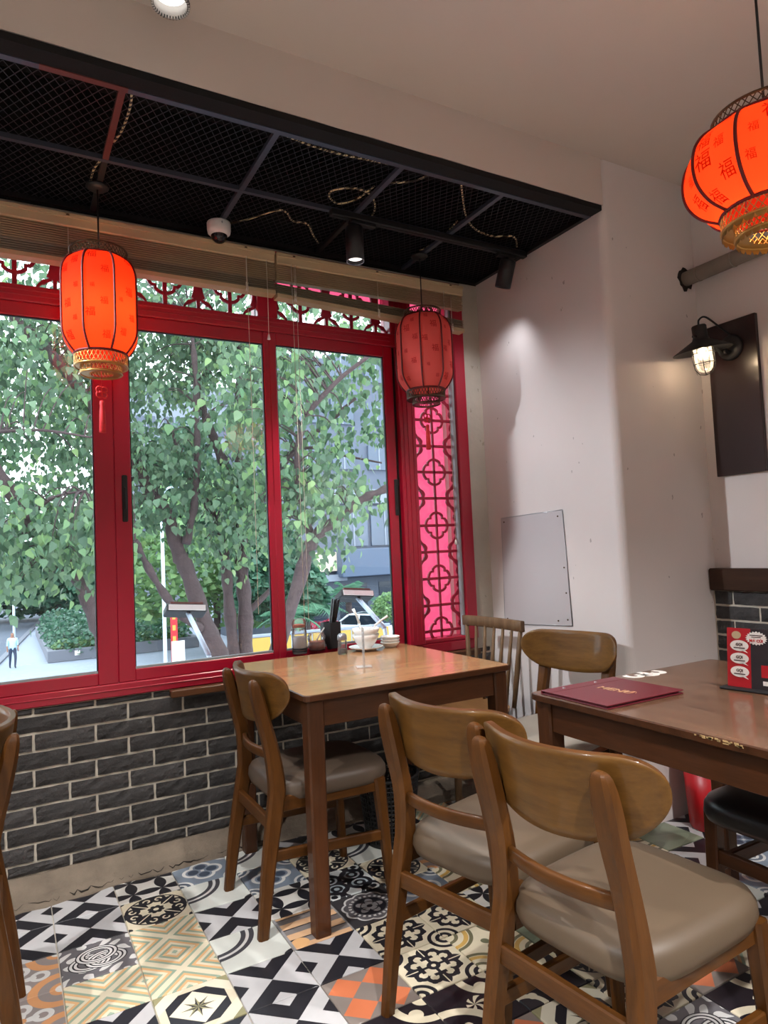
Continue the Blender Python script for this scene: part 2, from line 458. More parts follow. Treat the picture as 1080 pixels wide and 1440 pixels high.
def p_knot(x, y):
    out = [(vsin(x*9.0+vsin(y*5.0)*1.5)*vsin(y*9.0+vcos(x*5.0)) > .25, WH)]
    for dx, dy in ((-.22, -.12), (.22, -.12), (0, .24)):
        d = vlen(x-dx, (y-dy)*1.25)
        out += [(band(d, .46, .14), BK), (band(d, .46, .1), WH), (band(d, .46, .025), BK)]
    return out
def p_fleur_o(x, y):
    X, Y = abs(x), abs(y); r = vlen(X-1.0, Y-1.0); c = vlen(x, y); th = vang(y, x)
    return [(band(r, .72, .13), C(206, 150, 104)), (band(vlen(X-.5, Y), .2, .07), WH), (band(vlen(X, Y-.5), .2, .07), WH),
            (c < abs(vcos(th*2.0))*.42, WH), (c < .12, C(206, 150, 104)), (r < .3, C(206, 150, 104)), (r < .16, WH)]
def p_star(x, y):
    X, Y = abs(x), abs(y); l1 = X+Y; r = vlen(x, y); th = vang(y, x)
    star = r*(1.0+abs(vsin(th*4.0+pi/2*0))*1.6) < .46
    return [(band(l1, .95, .2), BK), (band(vmax(X, Y), .9, .12)*band(l1, .95, .2), CR), (l1 > 1.65, C(150, 146, 110)), (star, C(150, 146, 110)), (star*(vsin(th*8.0) > 0.0), BK)]
def p_check(x, y):
    ck = odd(vfloor((x+y)*1.0+.5)+vfloor((x-y)*1.0+.5))
    return [(ck, C(206, 118, 80))]
def p_medal(x, y):
    r, th = vlen(x, y), vang(y, x); sc = .86+abs(vsin(th*5.0))*.09
    fl_ = r < (.18+abs(vcos(th*2.5))*.3)
    return [(r < sc, WH), (r < sc-.07, C(96, 94, 98)), (band(r, .66, .05)*(vsin(th*24.0) > 0.0), WH), (r < .56, BK), (fl_, C(140, 138, 140)), (fl_*(band(r, .3, .02)), BK), (r < .1, BK)]
def p_black(x, y):
    X, Y = abs(x), abs(y); r = vlen(x, y); th = vang(y, x)
    a, b = vmax(X, Y), vmin(X, Y); rc = vlen(X-1.0, Y-1.0)
    petal = b < (.17-(a-.66)*(a-.66)*2.2); stem = (b < .05)*(a < .6); side = band(vlen(a-.48, b-.25), .2, .07)*(a > .36); tip = vlen(a-.66, b-.36) < .1
    foot = (a < .46)*(a > .34)*(b < .2)
    return [(petal, BK), (stem, BK), (side, BK), (tip, BK), (foot, BK), (band(rc, .44, .06), BK), (rc < .26, BK), (rc < .13, CR), (r < .2, BK), (r < .07, CR), (petal*(b < .018)*(a > .5), CR)]
def p_ochre(x, y):
    X, Y = abs(x), abs(y); r = vlen(X-1.0, Y-1.0); c = vlen(x, y); th = vang(y, x)
    return [(band(r, .8, .06), C(112, 110, 84)), (band(r, .64, .07), C(206, 168, 92)), (r < .4, C(112, 110, 84)), (r < .28, CR), (c < abs(vcos(th*1.5))*.34, C(104, 108, 84))]
def p_quat(x, y):
    X, Y = abs(x), abs(y); d = vmin(vlen(X-.34, Y), vlen(X, Y-.34)); r = vlen(X-1.0, Y-1.0)
    return [(band(d, .34, .06), WH), (d < .2, C(64, 74, 90)), (r < .46, WH), (r < .36, C(84, 94, 108)), (band(r, .18, .05), WH)]
def p_bold(x, y):
    r1 = vlen(x+1.0, y+1.0); r2 = vlen(x-1.0, y-1.0); c = vlen(x-.1, y+.05); s = vsin(vang(y, x)*6.0+c*8.0)
    return [(band(r1, 1.1, .13), CR), (band(r2, .85, .12), CR), (r1 < .62, CR), (r1 < .46, BK), (vlen(x+.6, y+.6) < .13, CR), (vlen(x-.55, y-.5) < .2, CR), ((c < .34)*(s > .1), CR), (r2 < .3, CR)]
def p_swoosh(x, y):
    r1 = vlen(x+1.0, y-1.0); r2 = vlen(x-1.0, y+1.2)
    return [(band(r1, 1.15, .2), C(70, 70, 76)), (band(r1, 1.15, .05), WH), (band(r2, .8, .16)*(y > -.2), C(70, 70, 76)), (r2 < .34, BK)]
def p_stripe(x, y):
    t = fract(y*1.5+.2)
    return [(t > .5, C(216, 176, 138)), ((t > .42)*(t < .5), BK), (vlen(x+.7, y+.75) < .28, C(216, 170, 120)), (abs(x) > .93, GR)]
def p_plain(x, y): return [(vsin(x*3.0+vsin(y*4.0)*2.0) > .5, C(116, 126, 108))]
def p_scroll2(x, y):
    X, Y = abs(x), abs(y); d1 = vlen(X-.45, Y-.35); d2 = vlen(X-.75, Y-.85); d3 = vlen(X, Y-.8)
    return [(d1 < .42, C(172, 186, 192)), (band(d1, .38, .08), BK), (band(d1, .16, .06), BK), (band(d2, .3, .09), BK), (d2 < .12, BK), (band(d3, .34, .06), BK), (vmax(X, Y*1.6) < .16, BK)]
PAT = {'rhomb': (C(190, 190, 192), p_rhomb), 'chev': (CR, p_chev), 'petal': (C(212, 210, 204), p_petal), 'scroll': (CR, p_scroll), 'knot': (C(104, 102, 106), p_knot),
       'fleur': (C(142, 134, 132), p_fleur_o), 'star': (C(228, 222, 200), p_star), 'check': (C(132, 122, 116), p_check), 'medal': (C(58, 57, 60), p_medal),
       'black': (CR, p_black), 'ochre': (CR, p_ochre), 'quat': (C(120, 132, 146), p_quat), 'bold': (C(36, 30, 36), p_bold), 'swoosh': (C(210, 214, 208), p_swoosh),
       'stripe': (C(128, 122, 120), p_stripe), 'plain': (C(128, 138, 118), p_plain), 'scroll2': (C(208, 214, 214), p_scroll2)}
for k, (b_, f_) in PAT.items(): tilemat(k, b_, f_)
TX, TY, TX0, TY0 = .2075, .1965, .125, 2.6
GAP = .0016
def tile_mesh(k):
    m = MB(); a, b = TX/2-GAP, TY/2-GAP; c = .0015
    vs = [(-a, -b, -.012), (a, -b, -.012), (a, b, -.012), (-a, b, -.012), (-a, -b, -c), (a, -b, -c), (a, b, -c), (-a, b, -c),
          (-a+c, -b+c, 0), (a-c, -b+c, 0), (a-c, b-c, 0), (-a+c, b-c, 0)]
    fs = [(3, 2, 1, 0)]+[(i, (i+1) % 4, 4+(i+1) % 4, 4+i) for i in range(4)]+[(4+i, 4+(i+1) % 4, 8+(i+1) % 4, 8+i) for i in range(4)]+[(8, 9, 10, 11)]
    m.add(vs, fs); me = m.mesh('tile', 'tile_'+k)
    uv = me.uv_layers.new(name='UVMap')
    for l in me.loops:
        co = me.vertices[l.vertex_index].co; uv.data[l.index].uv = ((co.x+a)/(2*a), (co.y+b)/(2*b))
    return me
TM = {k: tile_mesh(k) for k in PAT}
LAY = {(-1, -1): 'rhomb', (-1, 0): 'rhomb', (-1, 1): 'fleur', (-1, 2): 'fleur', (0, -1): 'rhomb', (0, 0): 'rhomb', (0, 1): 'knot', (0, 2): 'chev', (0, 3): 'rhomb', (0, 4): 'petal',
       (1, -1): 'petal', (1, 0): 'scroll', (1, 1): 'chev', (1, 2): 'chev', (1, 3): 'star', (1, 4): 'rhomb', (2, -1): 'quat', (2, 0): 'swoosh', (2, 1): 'rhomb', (2, 2): 'swoosh', (2, 3): 'rhomb', (2, 4): 'rhomb',
       (3, -1): 'swoosh', (3, 0): 'quat', (3, 1): 'petal', (3, 2): 'stripe', (3, 3): 'rhomb', (3, 4): 'check', (3, 5): 'bold', (4, -1): 'rhomb', (4, 0): 'scroll', (4, 1): 'scroll2', (4, 2): 'medal', (4, 3): 'black', (4, 4): 'black', (4, 5): 'bold',
       (5, -1): 'petal', (5, 0): 'swoosh', (5, 1): 'scroll', (5, 2): 'quat', (5, 3): 'black', (5, 4): 'ochre', (5, 5): 'bold', (6, 2): 'ochre', (6, 3): 'petal', (6, 4): 'plain', (6, 5): 'scroll', (7, 0): 'scroll', (7, 1): 'scroll',
       (7, 4): 'scroll', (7, 5): 'medal', (7, 6): 'check', (8, 4): 'rhomb', (10, 2): 'plain', (10, 3): 'plain', (11, 3): 'rhomb', (11, 2): 'ochre', (10, 4): 'rhomb', (12, 2): 'scroll', (11, 4): 'quat', (11, 5): 'quat', (10, 5): 'quat'}
keys = list(PAT)
wts = [{'rhomb': 3, 'scroll': 2, 'black': 3, 'bold': 2, 'quat': 2, 'chev': 1, 'plain': .4}.get(k, 1) for k in keys]
rest = MB(); ruv = []
for i in range(-20, 14):
    for j in range(-1, 32):
        cx, cy = TX0+TX*(i+.5), TY0-TY*(j+.5)
        if cx-TX/2 < XL or cy-TY/2 < YB or cx+TX/2 > XR+.02: continue
        if cx+TX/2 > XP and cy+TY/2 > YF: 
            if cy > YF or cx > XR: continue
        k = LAY.get((i, j)) or random.choices(keys, wts)[0]
        if i >= -2 and j <= 10:
            t = link('tile', TM[k], fl, (cx, cy, random.uniform(-.0006, .0006)), (0, 0, pi if random.random() < .5 and (i, j) not in LAY else 0))
        else:
            a, b = TX/2-GAP, TY/2-GAP
            rest.add([(cx-a, cy-b, 0), (cx+a, cy-b, 0), (cx+a, cy+b, 0), (cx-a, cy+b, 0)], [(0, 1, 2, 3)], keys.index(k))
me = rest.mesh('tile_field', ['tile_'+k for k in keys], fix=False); uv = me.uv_layers.new(name='UVMap')
for p in me.polygons:
    for q, li in enumerate(p.loop_indices): uv.data[li].uv = ((0, 0), (1, 0), (1, 1), (0, 1))[q]
tag(link('tile_field', me, fl), kind='stuff')

# --- window wall: mortar core with single bricks
ww = struct(MB().box((XL, YW+.008, 0), (XP+.02, 3.12, .662)).build('wall_window', 'mortar'))
def brick_mesh(L, H, D, seed):
    r = random.Random(seed); m = MB(); nx, nz = 7, 3
    j = lambda a: r.uniform(-a, a)
    for ix in range(nx+1):
        for iz in range(nz+1):
            ed = ix in (0, nx) or iz in (0, nz)
            m.v.append((-L/2+L*ix/nx+j(.0012), (-D if not ed else -D+.004)+j(.0022), -H/2+H*iz/nz+j(.0012)))
    g = lambda a, b: a*(nz+1)+b
    for ix in range(nx):
        for iz in range(nz): m.f.append([g(ix, iz), g(ix+1, iz), g(ix+1, iz+1), g(ix, iz+1)])
    rim = [g(i, 0) for i in range(nx+1)]+[g(nx, i) for i in range(1, nz+1)]+[g(i, nz) for i in range(nx-1, -1, -1)]+[g(0, i) for i in range(nz-1, 0, -1)]
    o = len(m.v)
    for q in rim: m.v.append((m.v[q][0], .012, m.v[q][2]))
    n = len(rim)
    for i in range(n): m.f.append([rim[(i+1) % n], rim[i], o+i, o+(i+1) % n])
    m.m = [0]*len(m.f); m.sm = [False]*len(m.f)
    return m.mesh('brick', 'brick_dark')
BL, BH, BPX, BPZ = .2065, .0575, .2155, .0668
BM = [brick_mesh(BL, BH, .006, 100+i) for i in range(6)]
BS = {}
def lay_bricks(par, x0, x1, z0, z1, off0, place, zoff):
    row = 0; z = z1
    while z > z0+.012:
        zb = max(z-BPZ, z0); hh = z-zb-(BPZ-BH)
        if row == 0: zb = z-zoff; hh = zoff-(BPZ-BH)
        off = off0 if row % 2 else off0+.095
        k = math.floor((x0-off)/BPX); x = off+k*BPX
        while x < x1:
            a, b = max(x+.0045, x0), min(x+BPX-.0045, x1)
            if b-a > .02 and hh > .01:
                if abs((b-a)-BL) < .004 and abs(hh-BH) < .003: me = random.choice(BM)
                else:
                    key = (round(b-a, 3), round(hh, 3))
                    if key not in BS: BS[key] = brick_mesh(key[0], key[1], .006, len(BS))
                    me = BS[key]
                place(me, (a+b)/2, zb+(z-zb)/2)
            x += BPX
        z = zb; row += 1
lay_bricks(ww, -1.0, XP-.005, .055, .664, .203, lambda me, x, z: link('brick', me, ww, (x, YW+.006, z)), .03)
# cement fillet along the foot of the brick wall, with a long crack
m = MB(); r = random.Random(3); N = 90; secs = []; ck = []
for i in range(N+1):
    x = XL+(XP-XL)*i/N; yf = 2.735+.03*sin(x*2.1)+r.uniform(-.014, .014)-.02*max(0, .4-x); zt = .054+.004*sin(x*3)+r.uniform(-.002, .002)
    secs.append([(x, 2.93, -.006), (x, yf, -.004), (x, yf+.004, .004), (x, yf+(2.9-yf)*.5, .020+r.uniform(-.003, .003)), (x, 2.897, zt), (x, 2.93, zt)])
    if -.2 < x < .95: ck += [(x+q*.012, yf+.03+r.uniform(-.02, .02), .0105) for q in range(5)]
struct(m.sweep(secs, 0, False).build('trim_1', 'cement'))
m = MB(); m.tube(ck, [max(.0006, .0026*sin(i*.37)*sin(i*.11+1)+.0012) for i in range(len(ck))], 5)
tag(m.build('crack', 'crack', bpy.data.objects['trim_1']))
# jamb between window and pier, header over the window
struct(MB().box((2.15, YW-.002, .664), (XP+.02, 3.12, 2.7)).build('wall_jamb', 'plaster_old'))
struct(MB().box((XL, YW+.004, 2.57), (2.15, 3.12, 3.2)).build('wall_header', 'plaster_old'))
# pier (rounded arris), right wall, back, left
m = MB(); R_ = .035; poly = [(XR+.15, YF), (XR+.15, 3.12), (XP, 3.12), (XP, YF+R_)]+[(XP+R_-R_*cos(a), YF+R_-R_*sin(a)) for a in [radians(q) for q in (15, 30, 45, 60, 75, 90)]]
m.prism(poly, 2, 0, 3.2)
struct(m.build('wall_pier', 'plaster'))
wr = struct(MB().box((XR, YB, 0), (XR+.15, YF, 2.95)).build('wall_right', 'plaster'))
dado = MB().box((XR-.022, YB, 0), (XR, YF-.001, .945)).build('dado_mortar', 'mortar', wr)
lay_bricks(wr, -1.99, .6, .05, .945, -.06, lambda me, x, z: link('brick', me, wr, (XR-.024, -x, z), (0, 0, -pi/2)), BPZ)
MB().cbox((XR-.055, YB, .945), (XR-.001, YF-.002, 1.045), .006).build('dado_cap', 'dark_cap', wr)
struct(MB().box((XL, YB-.12, 0), (XR+.1, YB, 2.95)).build('wall_back', 'plaster'))
wl = struct(MB().box((XL-.12, YB, 0), (XL, 3.12, 3.2)).build('wall_left', 'plaster'))
# ceiling with its dropped fascia in front of the window bay
struct(MB().box((XL, YB, ZC), (XR+.1, YF+.06, ZC+.1)).build('ceiling', 'ceiling_paint'))
m = MB(); r = random.Random(5); N = 60; secs = []
for i in range(N+1):
    x = XL+(XP+.01-XL)*i/N; e = r.uniform(0, .004)
    secs.append([(x, YF, ZF+e), (x, YF+.055, ZF+e), (x, YF+.055, ZC+.05), (x, YF, ZC+.05)])
struct(m.sweep(secs, 0, False).build('trim_2', 'ceiling_paint'))
# black void over the window bay
m = MB(); m.box((XL, YF+.056, 3.14), (XP, YW, 3.2)); m.box((XL, YF+.056, ZF), (XP, YF+.06, 3.14)); m.box((XP-.004, YF+.06, ZM+.01), (XP, YW, 3.14)); m.box((XL, YW-.004, 2.61), (XP-.004, YW+.002, 3.14))
struct(m.build('ceiling_void', 'void_black'))

# ------------------------------------------------------------------ window
win = struct(link('window_1', None)); FY0, FY1 = 2.893, 2.99
def fbox(a, b, y0=FY0, y1=FY1, name='frame', mt='red_frame', par=win, ch=.004):
    return MB().cbox((a[0], y0, a[1]), (b[0], y1, b[1]), ch).build(name, mt, par)
fbox((-.37, .664), (2.15, .715)); fbox((-.37, 2.215), (1.745, 2.28)); fbox((-.37, 2.54), (2.15, 2.6))
fbox((-.37, .715), (-.30, 2.54)); fbox((1.012, 2.28), (1.108, 2.54)); fbox((1.703, 2.28), (1.745, 2.54))
fbox((1.73, .715), (1.822, 2.54), FY0-.012); fbox((2.082, .715), (2.15, 2.54), FY0-.012)
fbox((1.822, .715), (2.082, .735)); fbox((1.822, 2.5), (2.082, 2.54))
# grooves of the rolled profile
for z in (2.238, 2.258): fbox((-.30, z), (1.70, z+.004), FY0-.004, FY0+.002, 'frame_bead')
fbox((-.30, .689), (1.70, .694), FY0-.004, FY0+.002, 'frame_bead')
for x in (1.748, 1.772, 1.8): fbox((x, .74), (x+.004, 2.5), FY0-.016, FY0-.01, 'frame_bead')
MB().box((1.712, FY0+.02, .715), (1.73, FY1, 2.215)).build('gasket', 'rubber', win)
def sash(x0, x1, gl, gr, y0, handle=None):
    z0, z1, g0, g1 = .715, 2.215, .762, 2.16
    m = MB()
    m.cbox((x0, y0, z0), (gl, y0+.03, z1), .003); m.cbox((gr, y0, z0), (x1, y0+.03, z1), .003)
    m.cbox((gl, y0, z0), (gr, y0+.03, g0), .003); m.cbox((gl, y0, g1), (gr, y0+.03, z1), .003)
    s = m.build('sash', 'red_frame', win)
    m = MB(); t = .004
    for a, b in (((gl, y0+.008, g0), (gl+t, y0+.02, g1)), ((gr-t, y0+.008, g0), (gr, y0+.02, g1)), ((gl, y0+.008, g1-t), (gr, y0+.02, g1))): m.box(a, b)
    m.build('gasket', 'rubber', s)
    MB().box((gl, y0+.004, g0), (gr, y0+.02, g0+.009)).build('glazing_bead', 'alu', s)
    MB().box((gl, y0+.013, g0), (gr, y0+.017, g1)).build('pane', 'window_glass', s)
    if handle:
        m = MB(); hx, hz0, hz1 = handle; m.cbox((hx-.011, y0-.008, hz0), (hx+.011, y0+.001, hz1), .004); h = m.build('handle', 'rubber', s)
        m = MB(); m.cbox((hx-.005, y0-.014, hz0+.05), (hx+.005, y0-.006, hz1-.05), .003)
        m.build('finger_grip', 'black_metal', s)
    return s
sash(-.30, .387, -.232, .312, FY0+.008)
h1 = aty(175, 668, 2.9); h2 = aty(176, 734, 2.9)
sash(.387, 1.075, .452, 1.036, FY0+.012, (h1.x, h2.z, h1.z))
h1 = aty(551.5, 674, 2.9); h2 = aty(553, 725, 2.9)
sash(1.062, 1.712, 1.096, 1.661, FY0+.008, (h1.x+.02, h2.z, h1.z))
# fretwork
def ring(cx, cz, R):
    out = []
    for k in range(40):
        a = 2*pi*k/40; q = abs(cos(2*a)); rr = R*(.86+.14*q**.6)-(.006 if q < .22 else 0)
        out.append((cx+rr*cos(a), cz+rr*sin(a)))
    return out
FA, FB = 2.925, 2.937
def transom(x0, x1, bars, trunks, zc=2.41):
    f = link('fretwork', None, win)
    fbox((x0, 2.284), (x1, 2.288), FA, FB, 'fret_rail', 'red_fret', f, .001)
    for b in bars:
        fbox((b-.009, 2.28), (b+.009, 2.54), FA, FB, 'fret_bar', 'red_fret', f, .002)
        MB().ribbon(ring(b, zc, .072), .014, 1, FA+.001, FB-.001, closed=True).build('fret_ring', 'red_fret', f)
    for t in trunks:
        m = MB(); P = [(-.007, 2.28), (.007, 2.28), (.008, 2.325), (.030, 2.338), (.022, 2.362), (.014, 2.41), (.022, 2.458), (.030, 2.482), (.008, 2.495), (.007, 2.54), (-.007, 2.54), (-.008, 2.495), (-.030, 2.482), (-.022, 2.458), (-.014, 2.41), (-.022, 2.362), (-.030, 2.338), (-.008, 2.325)]
        P = [(min(max(t+a, x0), x1), z) for a, z in P]
        m.prism(P, 1, FA, FB); m.build('fret_stem', 'red_fret', f)
        for sx in (-1, 1):
            for sz in (-1, 1):
                P = [(t+sx*a, zc+sz*b) for a, b in ((.014, -.082), (.034, -.092), (.052, -.104), (.062, -.118), (.062, -.132))]
                if any(p[0] < x0 or p[0] > x1 for p in P): continue
                m = MB(); m.ribbon([Vector(p[:2]) for p in spline([(p[0], p[1], 0) for p in P], 4)], [.013, .012, .012, .013, .016, .02, .018, .013, .012, .011, .011, .011, .010, .010, .010, .010, .010][:17], 1, FA+.001, FB-.001)
                m.build('fret_scroll', 'red_fret', f)
    MB().box((x0, 2.948, 2.28), (x1, 2.952, 2.54)).build('pane', 'window_glass', f)
transom(-.30, 1.012, [-.241, .043, .327, .611, .895], [-.099, .185, .469, .753, 1.02])
transom(1.108, 1.703, [1.235, 1.505], [1.10, 1.37, 1.64])
side = link('fretwork', None, win)
rings = [aty(px, py, 2.93).z for px, py in ((601.6, 591), (605.5, 664), (609, 739), (612.7, 813.5), (616, 887))]
per = (rings[0]-rings[-1])/4; rings = [rings[0]+per*2, rings[0]+per]+rings
sx0, sx1, scx = 1.822, 2.082, 1.952
fbox((scx-.006, .735), (scx+.006, 2.5), FA, FB, 'fret_bar', 'red_fret', side, .002)
for rz in rings:
    if rz < 2.5:
        fbox((sx0, rz-.007), (sx1, rz+.007), FA, FB, 'fret_bar', 'red_fret', side, .002)
        MB().ribbon(ring(scx, rz, .066), .012, 1, FA+.001, FB-.001, closed=True).build('fret_ring', 'red_fret', side)
    hz = rz-per/2
    if hz > .75 and hz < 2.49: fbox((sx0, hz-.007), (sx1, hz+.007), FA, FB, 'fret_bar', 'red_fret', side, .002)
    for sx in (-1, 1):
        for sz in (-1, 1):
            e = sx1 if sx > 0 else sx0
            P = [(e-sx*a, hz+sz*b, 0) for a, b in ((.052, .006), (.056, .02), (.046, .036), (.028, .05), (.012, .066), (.010, .085), (.016, .10), (.004, .12))]
            if min(p[1] for p in P) < .74 or max(p[1] for p in P) > 2.5: continue
            pts = [Vector(p[:2]) for p in spline(P, 3)]
            MB().ribbon(pts, [.010+.010*abs(sin(q*.42)) for q in range(len(pts))], 1, FA+.001, FB-.001).build('fret_scroll', 'red_fret', side)
MB().box((sx0, 2.948, .735), (sx1, 2.952, 2.5)).build('pane', 'window_glass', side)
MB().cbox((2.066, FY0+.004, .735), (2.082, FY0+.03, 2.5), .003).build('track', 'alu', win)
# wooden lip under the frame
b0 = aty(239, 975, 2.88)
MB().cbox((b0.x, 2.855, .634), (2.14, 2.893, .664), .004).build('sill_board', 'sill_wood', win)
# the same window carries on past the left edge of the picture
w2 = struct(link('window_2', None))
m = MB(); m.box((-4, FY0, .664), (-.37, FY1, .762)); m.box((-4, FY0, 2.16), (-.37, FY1, 2.28)); m.box((-4, FY0, 2.54), (-.37, FY1, 2.6))
for x in (-4, -3.1, -2.2, -1.3, -.46): m.box((x, FY0, .762), (x+.09, FY1, 2.54))
m.build('frame', 'red_frame', w2)
MB().box((-4, 2.93, .762), (-.37, 2.934, 2.54)).build('pane', 'window_glass', w2)
# translucent sign boards hung outside
def signboard(x0, x1, z0, z1):
    t = link('signboard', None, None, (x0, 3.121, z0)); w_, h_ = x1-x0, z1-z0
    MB().add([(0, .012, 0), (w_, .012, 0), (w_, .012, h_), (0, .012, h_)], [(0, 1, 2, 3)]).build('film', 'pink_panel', t)
    for lo, hi in (((0, 0, 0), (.012, .024, h_)), ((w_-.012, 0, 0), (w_, .024, h_)), ((.012, 0, 0), (w_-.012, .024, .012)), ((.012, 0, h_-.012), (w_-.012, .024, h_))): MB().box(lo, hi).build('edge_rail', 'red_fret', t)
    return t
o = signboard(1.955, 2.75, .45, 2.9); tag(o, 'pink-red translucent sign board outside behind the narrow fretwork side light', 'sign board')
o = signboard(-2.2, 1.95, 2.475, 2.9); tag(o, 'long pink-red sign board outside above the transom, seen between the blind slats', 'sign board')
# ------------------------------------------------------------------ mesh ceiling of the window bay
mc = thing('mesh_ceiling', 'black expanded wire mesh ceiling in steel rails over the window bay', 'mesh ceiling', (0, 0, 0))
YA, YZ = YF+.06, YW-.006
MB().box((XL, YF-.001, ZM-.004), (XP-.001, YF+.058, ZF-.001)).build('edge_strip', 'void_black', mc)
MB().box((.1, YA, ZM-.006), (.34, YA+.022, ZM+.012)).build('front_rail', 'rail_rust', mc)
MB().box((.34, YA, ZM-.006), (XP-.002, YA+.022, ZM+.012)).build('front_rail', 'rail_steel', mc)
MB().box((XL, YA, ZM-.006), (.1, YA+.022, ZM+.012)).build('front_rail', 'rail_steel', mc)
MB().box((XL, 2.475, ZM-.006), (XP-.002, 2.493, ZM+.012)).build('middle_rail', 'rail_steel', mc)
MB().box((XL, YZ-.02, ZM-.006), (XP-.002, YZ, ZM+.012)).build('rear_rail', 'black_metal', mc)
MB().box((XP-.024, YA+.022, ZM-.006), (XP-.002, YZ-.02, ZM+.012)).build('side_rail', 'black_metal', mc)
for k, x in enumerate((-.167, .325, .818, 1.31, 1.785)):
    MB().box((x-.01, YA+.022, ZM-.005), (x+.01, 2.475, ZM+.011)).build('cross_bar', 'rail_rust' if k == 1 else 'rail_steel', mc)
    MB().box((x-.01, 2.493, ZM-.005), (x+.01, YZ-.02, ZM+.011)).build('cross_bar', 'rail_steel' if k in (2, 4) else 'black_metal', mc)
m = MB(); pit = .03; hw = .0009; x0, x1 = -1.2, XP-.02
c = x0-(YZ-YA)
while c < x1+(YZ-YA):
    for sg in (1, -1):
        # line x = c + sg*1.0*(y-YA)*.62
        xs = []; s = sg*.62
        a = (c, YA) if sg > 0 else (c+.62*(YZ-YA)-.0, YA); b = (a[0]+s*(YZ-YA), YZ)
        ta, tb = 0.0, 1.0; dx = b[0]-a[0]
        for lim, up in ((x0, False), (x1, True)):
            t = (lim-a[0])/dx
            if up: (ta, tb) = (ta, min(tb, t)) if dx > 0 else (max(ta, t), tb)
            else: (ta, tb) = (max(ta, t), tb) if dx > 0 else (ta, min(tb, t))
        if tb-ta < .01: continue
        p = Vector((a[0]+dx*ta, YA+(YZ-YA)*ta)); q = Vector((a[0]+dx*tb, YA+(YZ-YA)*tb)); t = (q-p).normalized(); n = Vector((-t.y, t.x))*hw
        zz = ZM+.013+(.0012 if sg > 0 else 0)
        m.add([(p.x-n.x, p.y-n.y, zz), (q.x-n.x, q.y-n.y, zz), (q.x+n.x, q.y+n.y, zz), (p.x+n.x, p.y+n.y, zz), (p.x, p.y, zz+.003), (q.x, q.y, zz+.003)], [(3, 2, 1, 0), (0, 1, 5, 4), (2, 3, 4, 5)])
    c += pit
pm('wire', C(50, 49, 56), .5, metal=.3)
tag(m.build('wire_mesh', 'wire', mc), kind='stuff')
ropes = [[(186, 117), (183, 150), (172, 182), (160, 200)], [(141, 226), (132, 238), (127, 256)], [(342, 163), (380, 181), (433, 203), (480, 217), (550, 231)], [(545, 257), (580, 255), (605, 245), (617, 238)],
         [(526, 262), (500, 281), (475, 286), (463, 276), (470, 267), (500, 265), (522, 275), (527, 295), (515, 314), (503, 326)], [(320, 315), (350, 308), (388, 296), (403, 299), (412, 311), (432, 315), (440, 330), (448, 342)],
         [(648, 250), (651, 280), (656, 305), (668, 322), (692, 332), (722, 333), (727, 347)], [(643, 311), (625, 330), (605, 345), (590, 352)]]
rl = ['by the rusty cross bar', 'short piece above the lit drum lantern', 'long and straight near the fascia', 'curving beside the fourth cross bar', 'tied in a loop above the downward spotlight', 'wriggling beside the dome camera', 'hanging in a bend right of the loop', 'short piece above the unlit drum lantern']
for q, (r_, l_) in enumerate(zip(ropes, rl)):
    pts = [atz(px, py, ZM+.021) for px, py in r_]
    tag(MB().tube(spline(pts, 8), .004, 6).build('rope_light', 'rope'), 'rope light strand on the black mesh ceiling, '+l_, 'rope light', 'rope light strands on the mesh ceiling')

# ------------------------------------------------------------------ spotlights, downlights
def spot(loc, aim, power, angle, blend, name, par=None, col=(1, .96, .9), size=.025):
    l = bpy.data.lights.new(name, 'SPOT'); l.energy = power; l.spot_size = radians(angle); l.spot_blend = blend; l.color = col; l.shadow_soft_size = size
    o = bpy.data.objects.new(name, l); COL.objects.link(o); o.location = loc
    o.rotation_euler = (Vector(aim)-Vector(loc)).to_track_quat('-Z', 'Y').to_euler()
    return o
def spot_body(t, axis, c, L, R, lit=True):
    """cylinder head with axis direction, top end at c"""
    q = Vector((0, 0, -1)).rotation_difference(Vector(axis)); M4 = Matrix.Translation(c) @ q.to_matrix().to_4x4()
    MB().lathe([(0, 0), (R*.9, 0), (R, -.006), (R, -L), (R*.9, -L), (R*.86, -L+.012), (R*.8, -L+.02)], 28).xf(M4).build('head', 'black_metal', t)
    MB().lathe([(R*.9, -L-.001), (R*.98, -L-.003), (R*.98, -L+.003), (R*.88, -L+.004)], 28).xf(M4).build('bezel', 'steel' if lit else 'black_metal', t)
    MB().lathe([(0, -L+.012), (R*.8, -L+.012)], 28).xf(M4).build('lens', 'lamp_face' if lit else 'clear_glass', t)
    return M4 @ Vector((0, 0, -L-.006))
TRY = 2.462
tr = thing('light_track', 'black track rail for spotlights under the mesh ceiling', 'track', (0, 0, 0))
MB().cbox((1.19, TRY-.017, ZM-.034), (2.235, TRY+.017, ZM-.007), .003).build('rail', 'black_metal', tr)
MB().box((1.2, TRY-.006, ZM-.036), (2.225, TRY+.006, ZM-.033)).build('groove', 'rubber', tr)
c1 = atz(490, 318, ZM-.036)
t1 = thing('track_spotlight', 'black cylinder spotlight pointing straight down beside the dome camera', 'spotlight', (0, 0, 0), group='track spotlights')
MB().cbox((c1.x-.02, TRY-.015, ZM-.052), (c1.x+.1, TRY+.015, ZM-.036), .003).build('adapter', 'black_metal', t1)
MB().tube([(c1.x, TRY, ZM-.05), (c1.x, TRY, ZM-.066)], .008).build('stem', 'black_metal', t1)
p1 = spot_body(t1, (0, 0, -1), Vector((c1.x, TRY, ZM-.064)), .145, .038)
SPOT1 = spot(p1, (c1.x, TRY, 0), 60, 84, .55, 'track_spotlight_beam', col=(1, .95, .88))
c2 = atz(712, 358, ZM-.036)
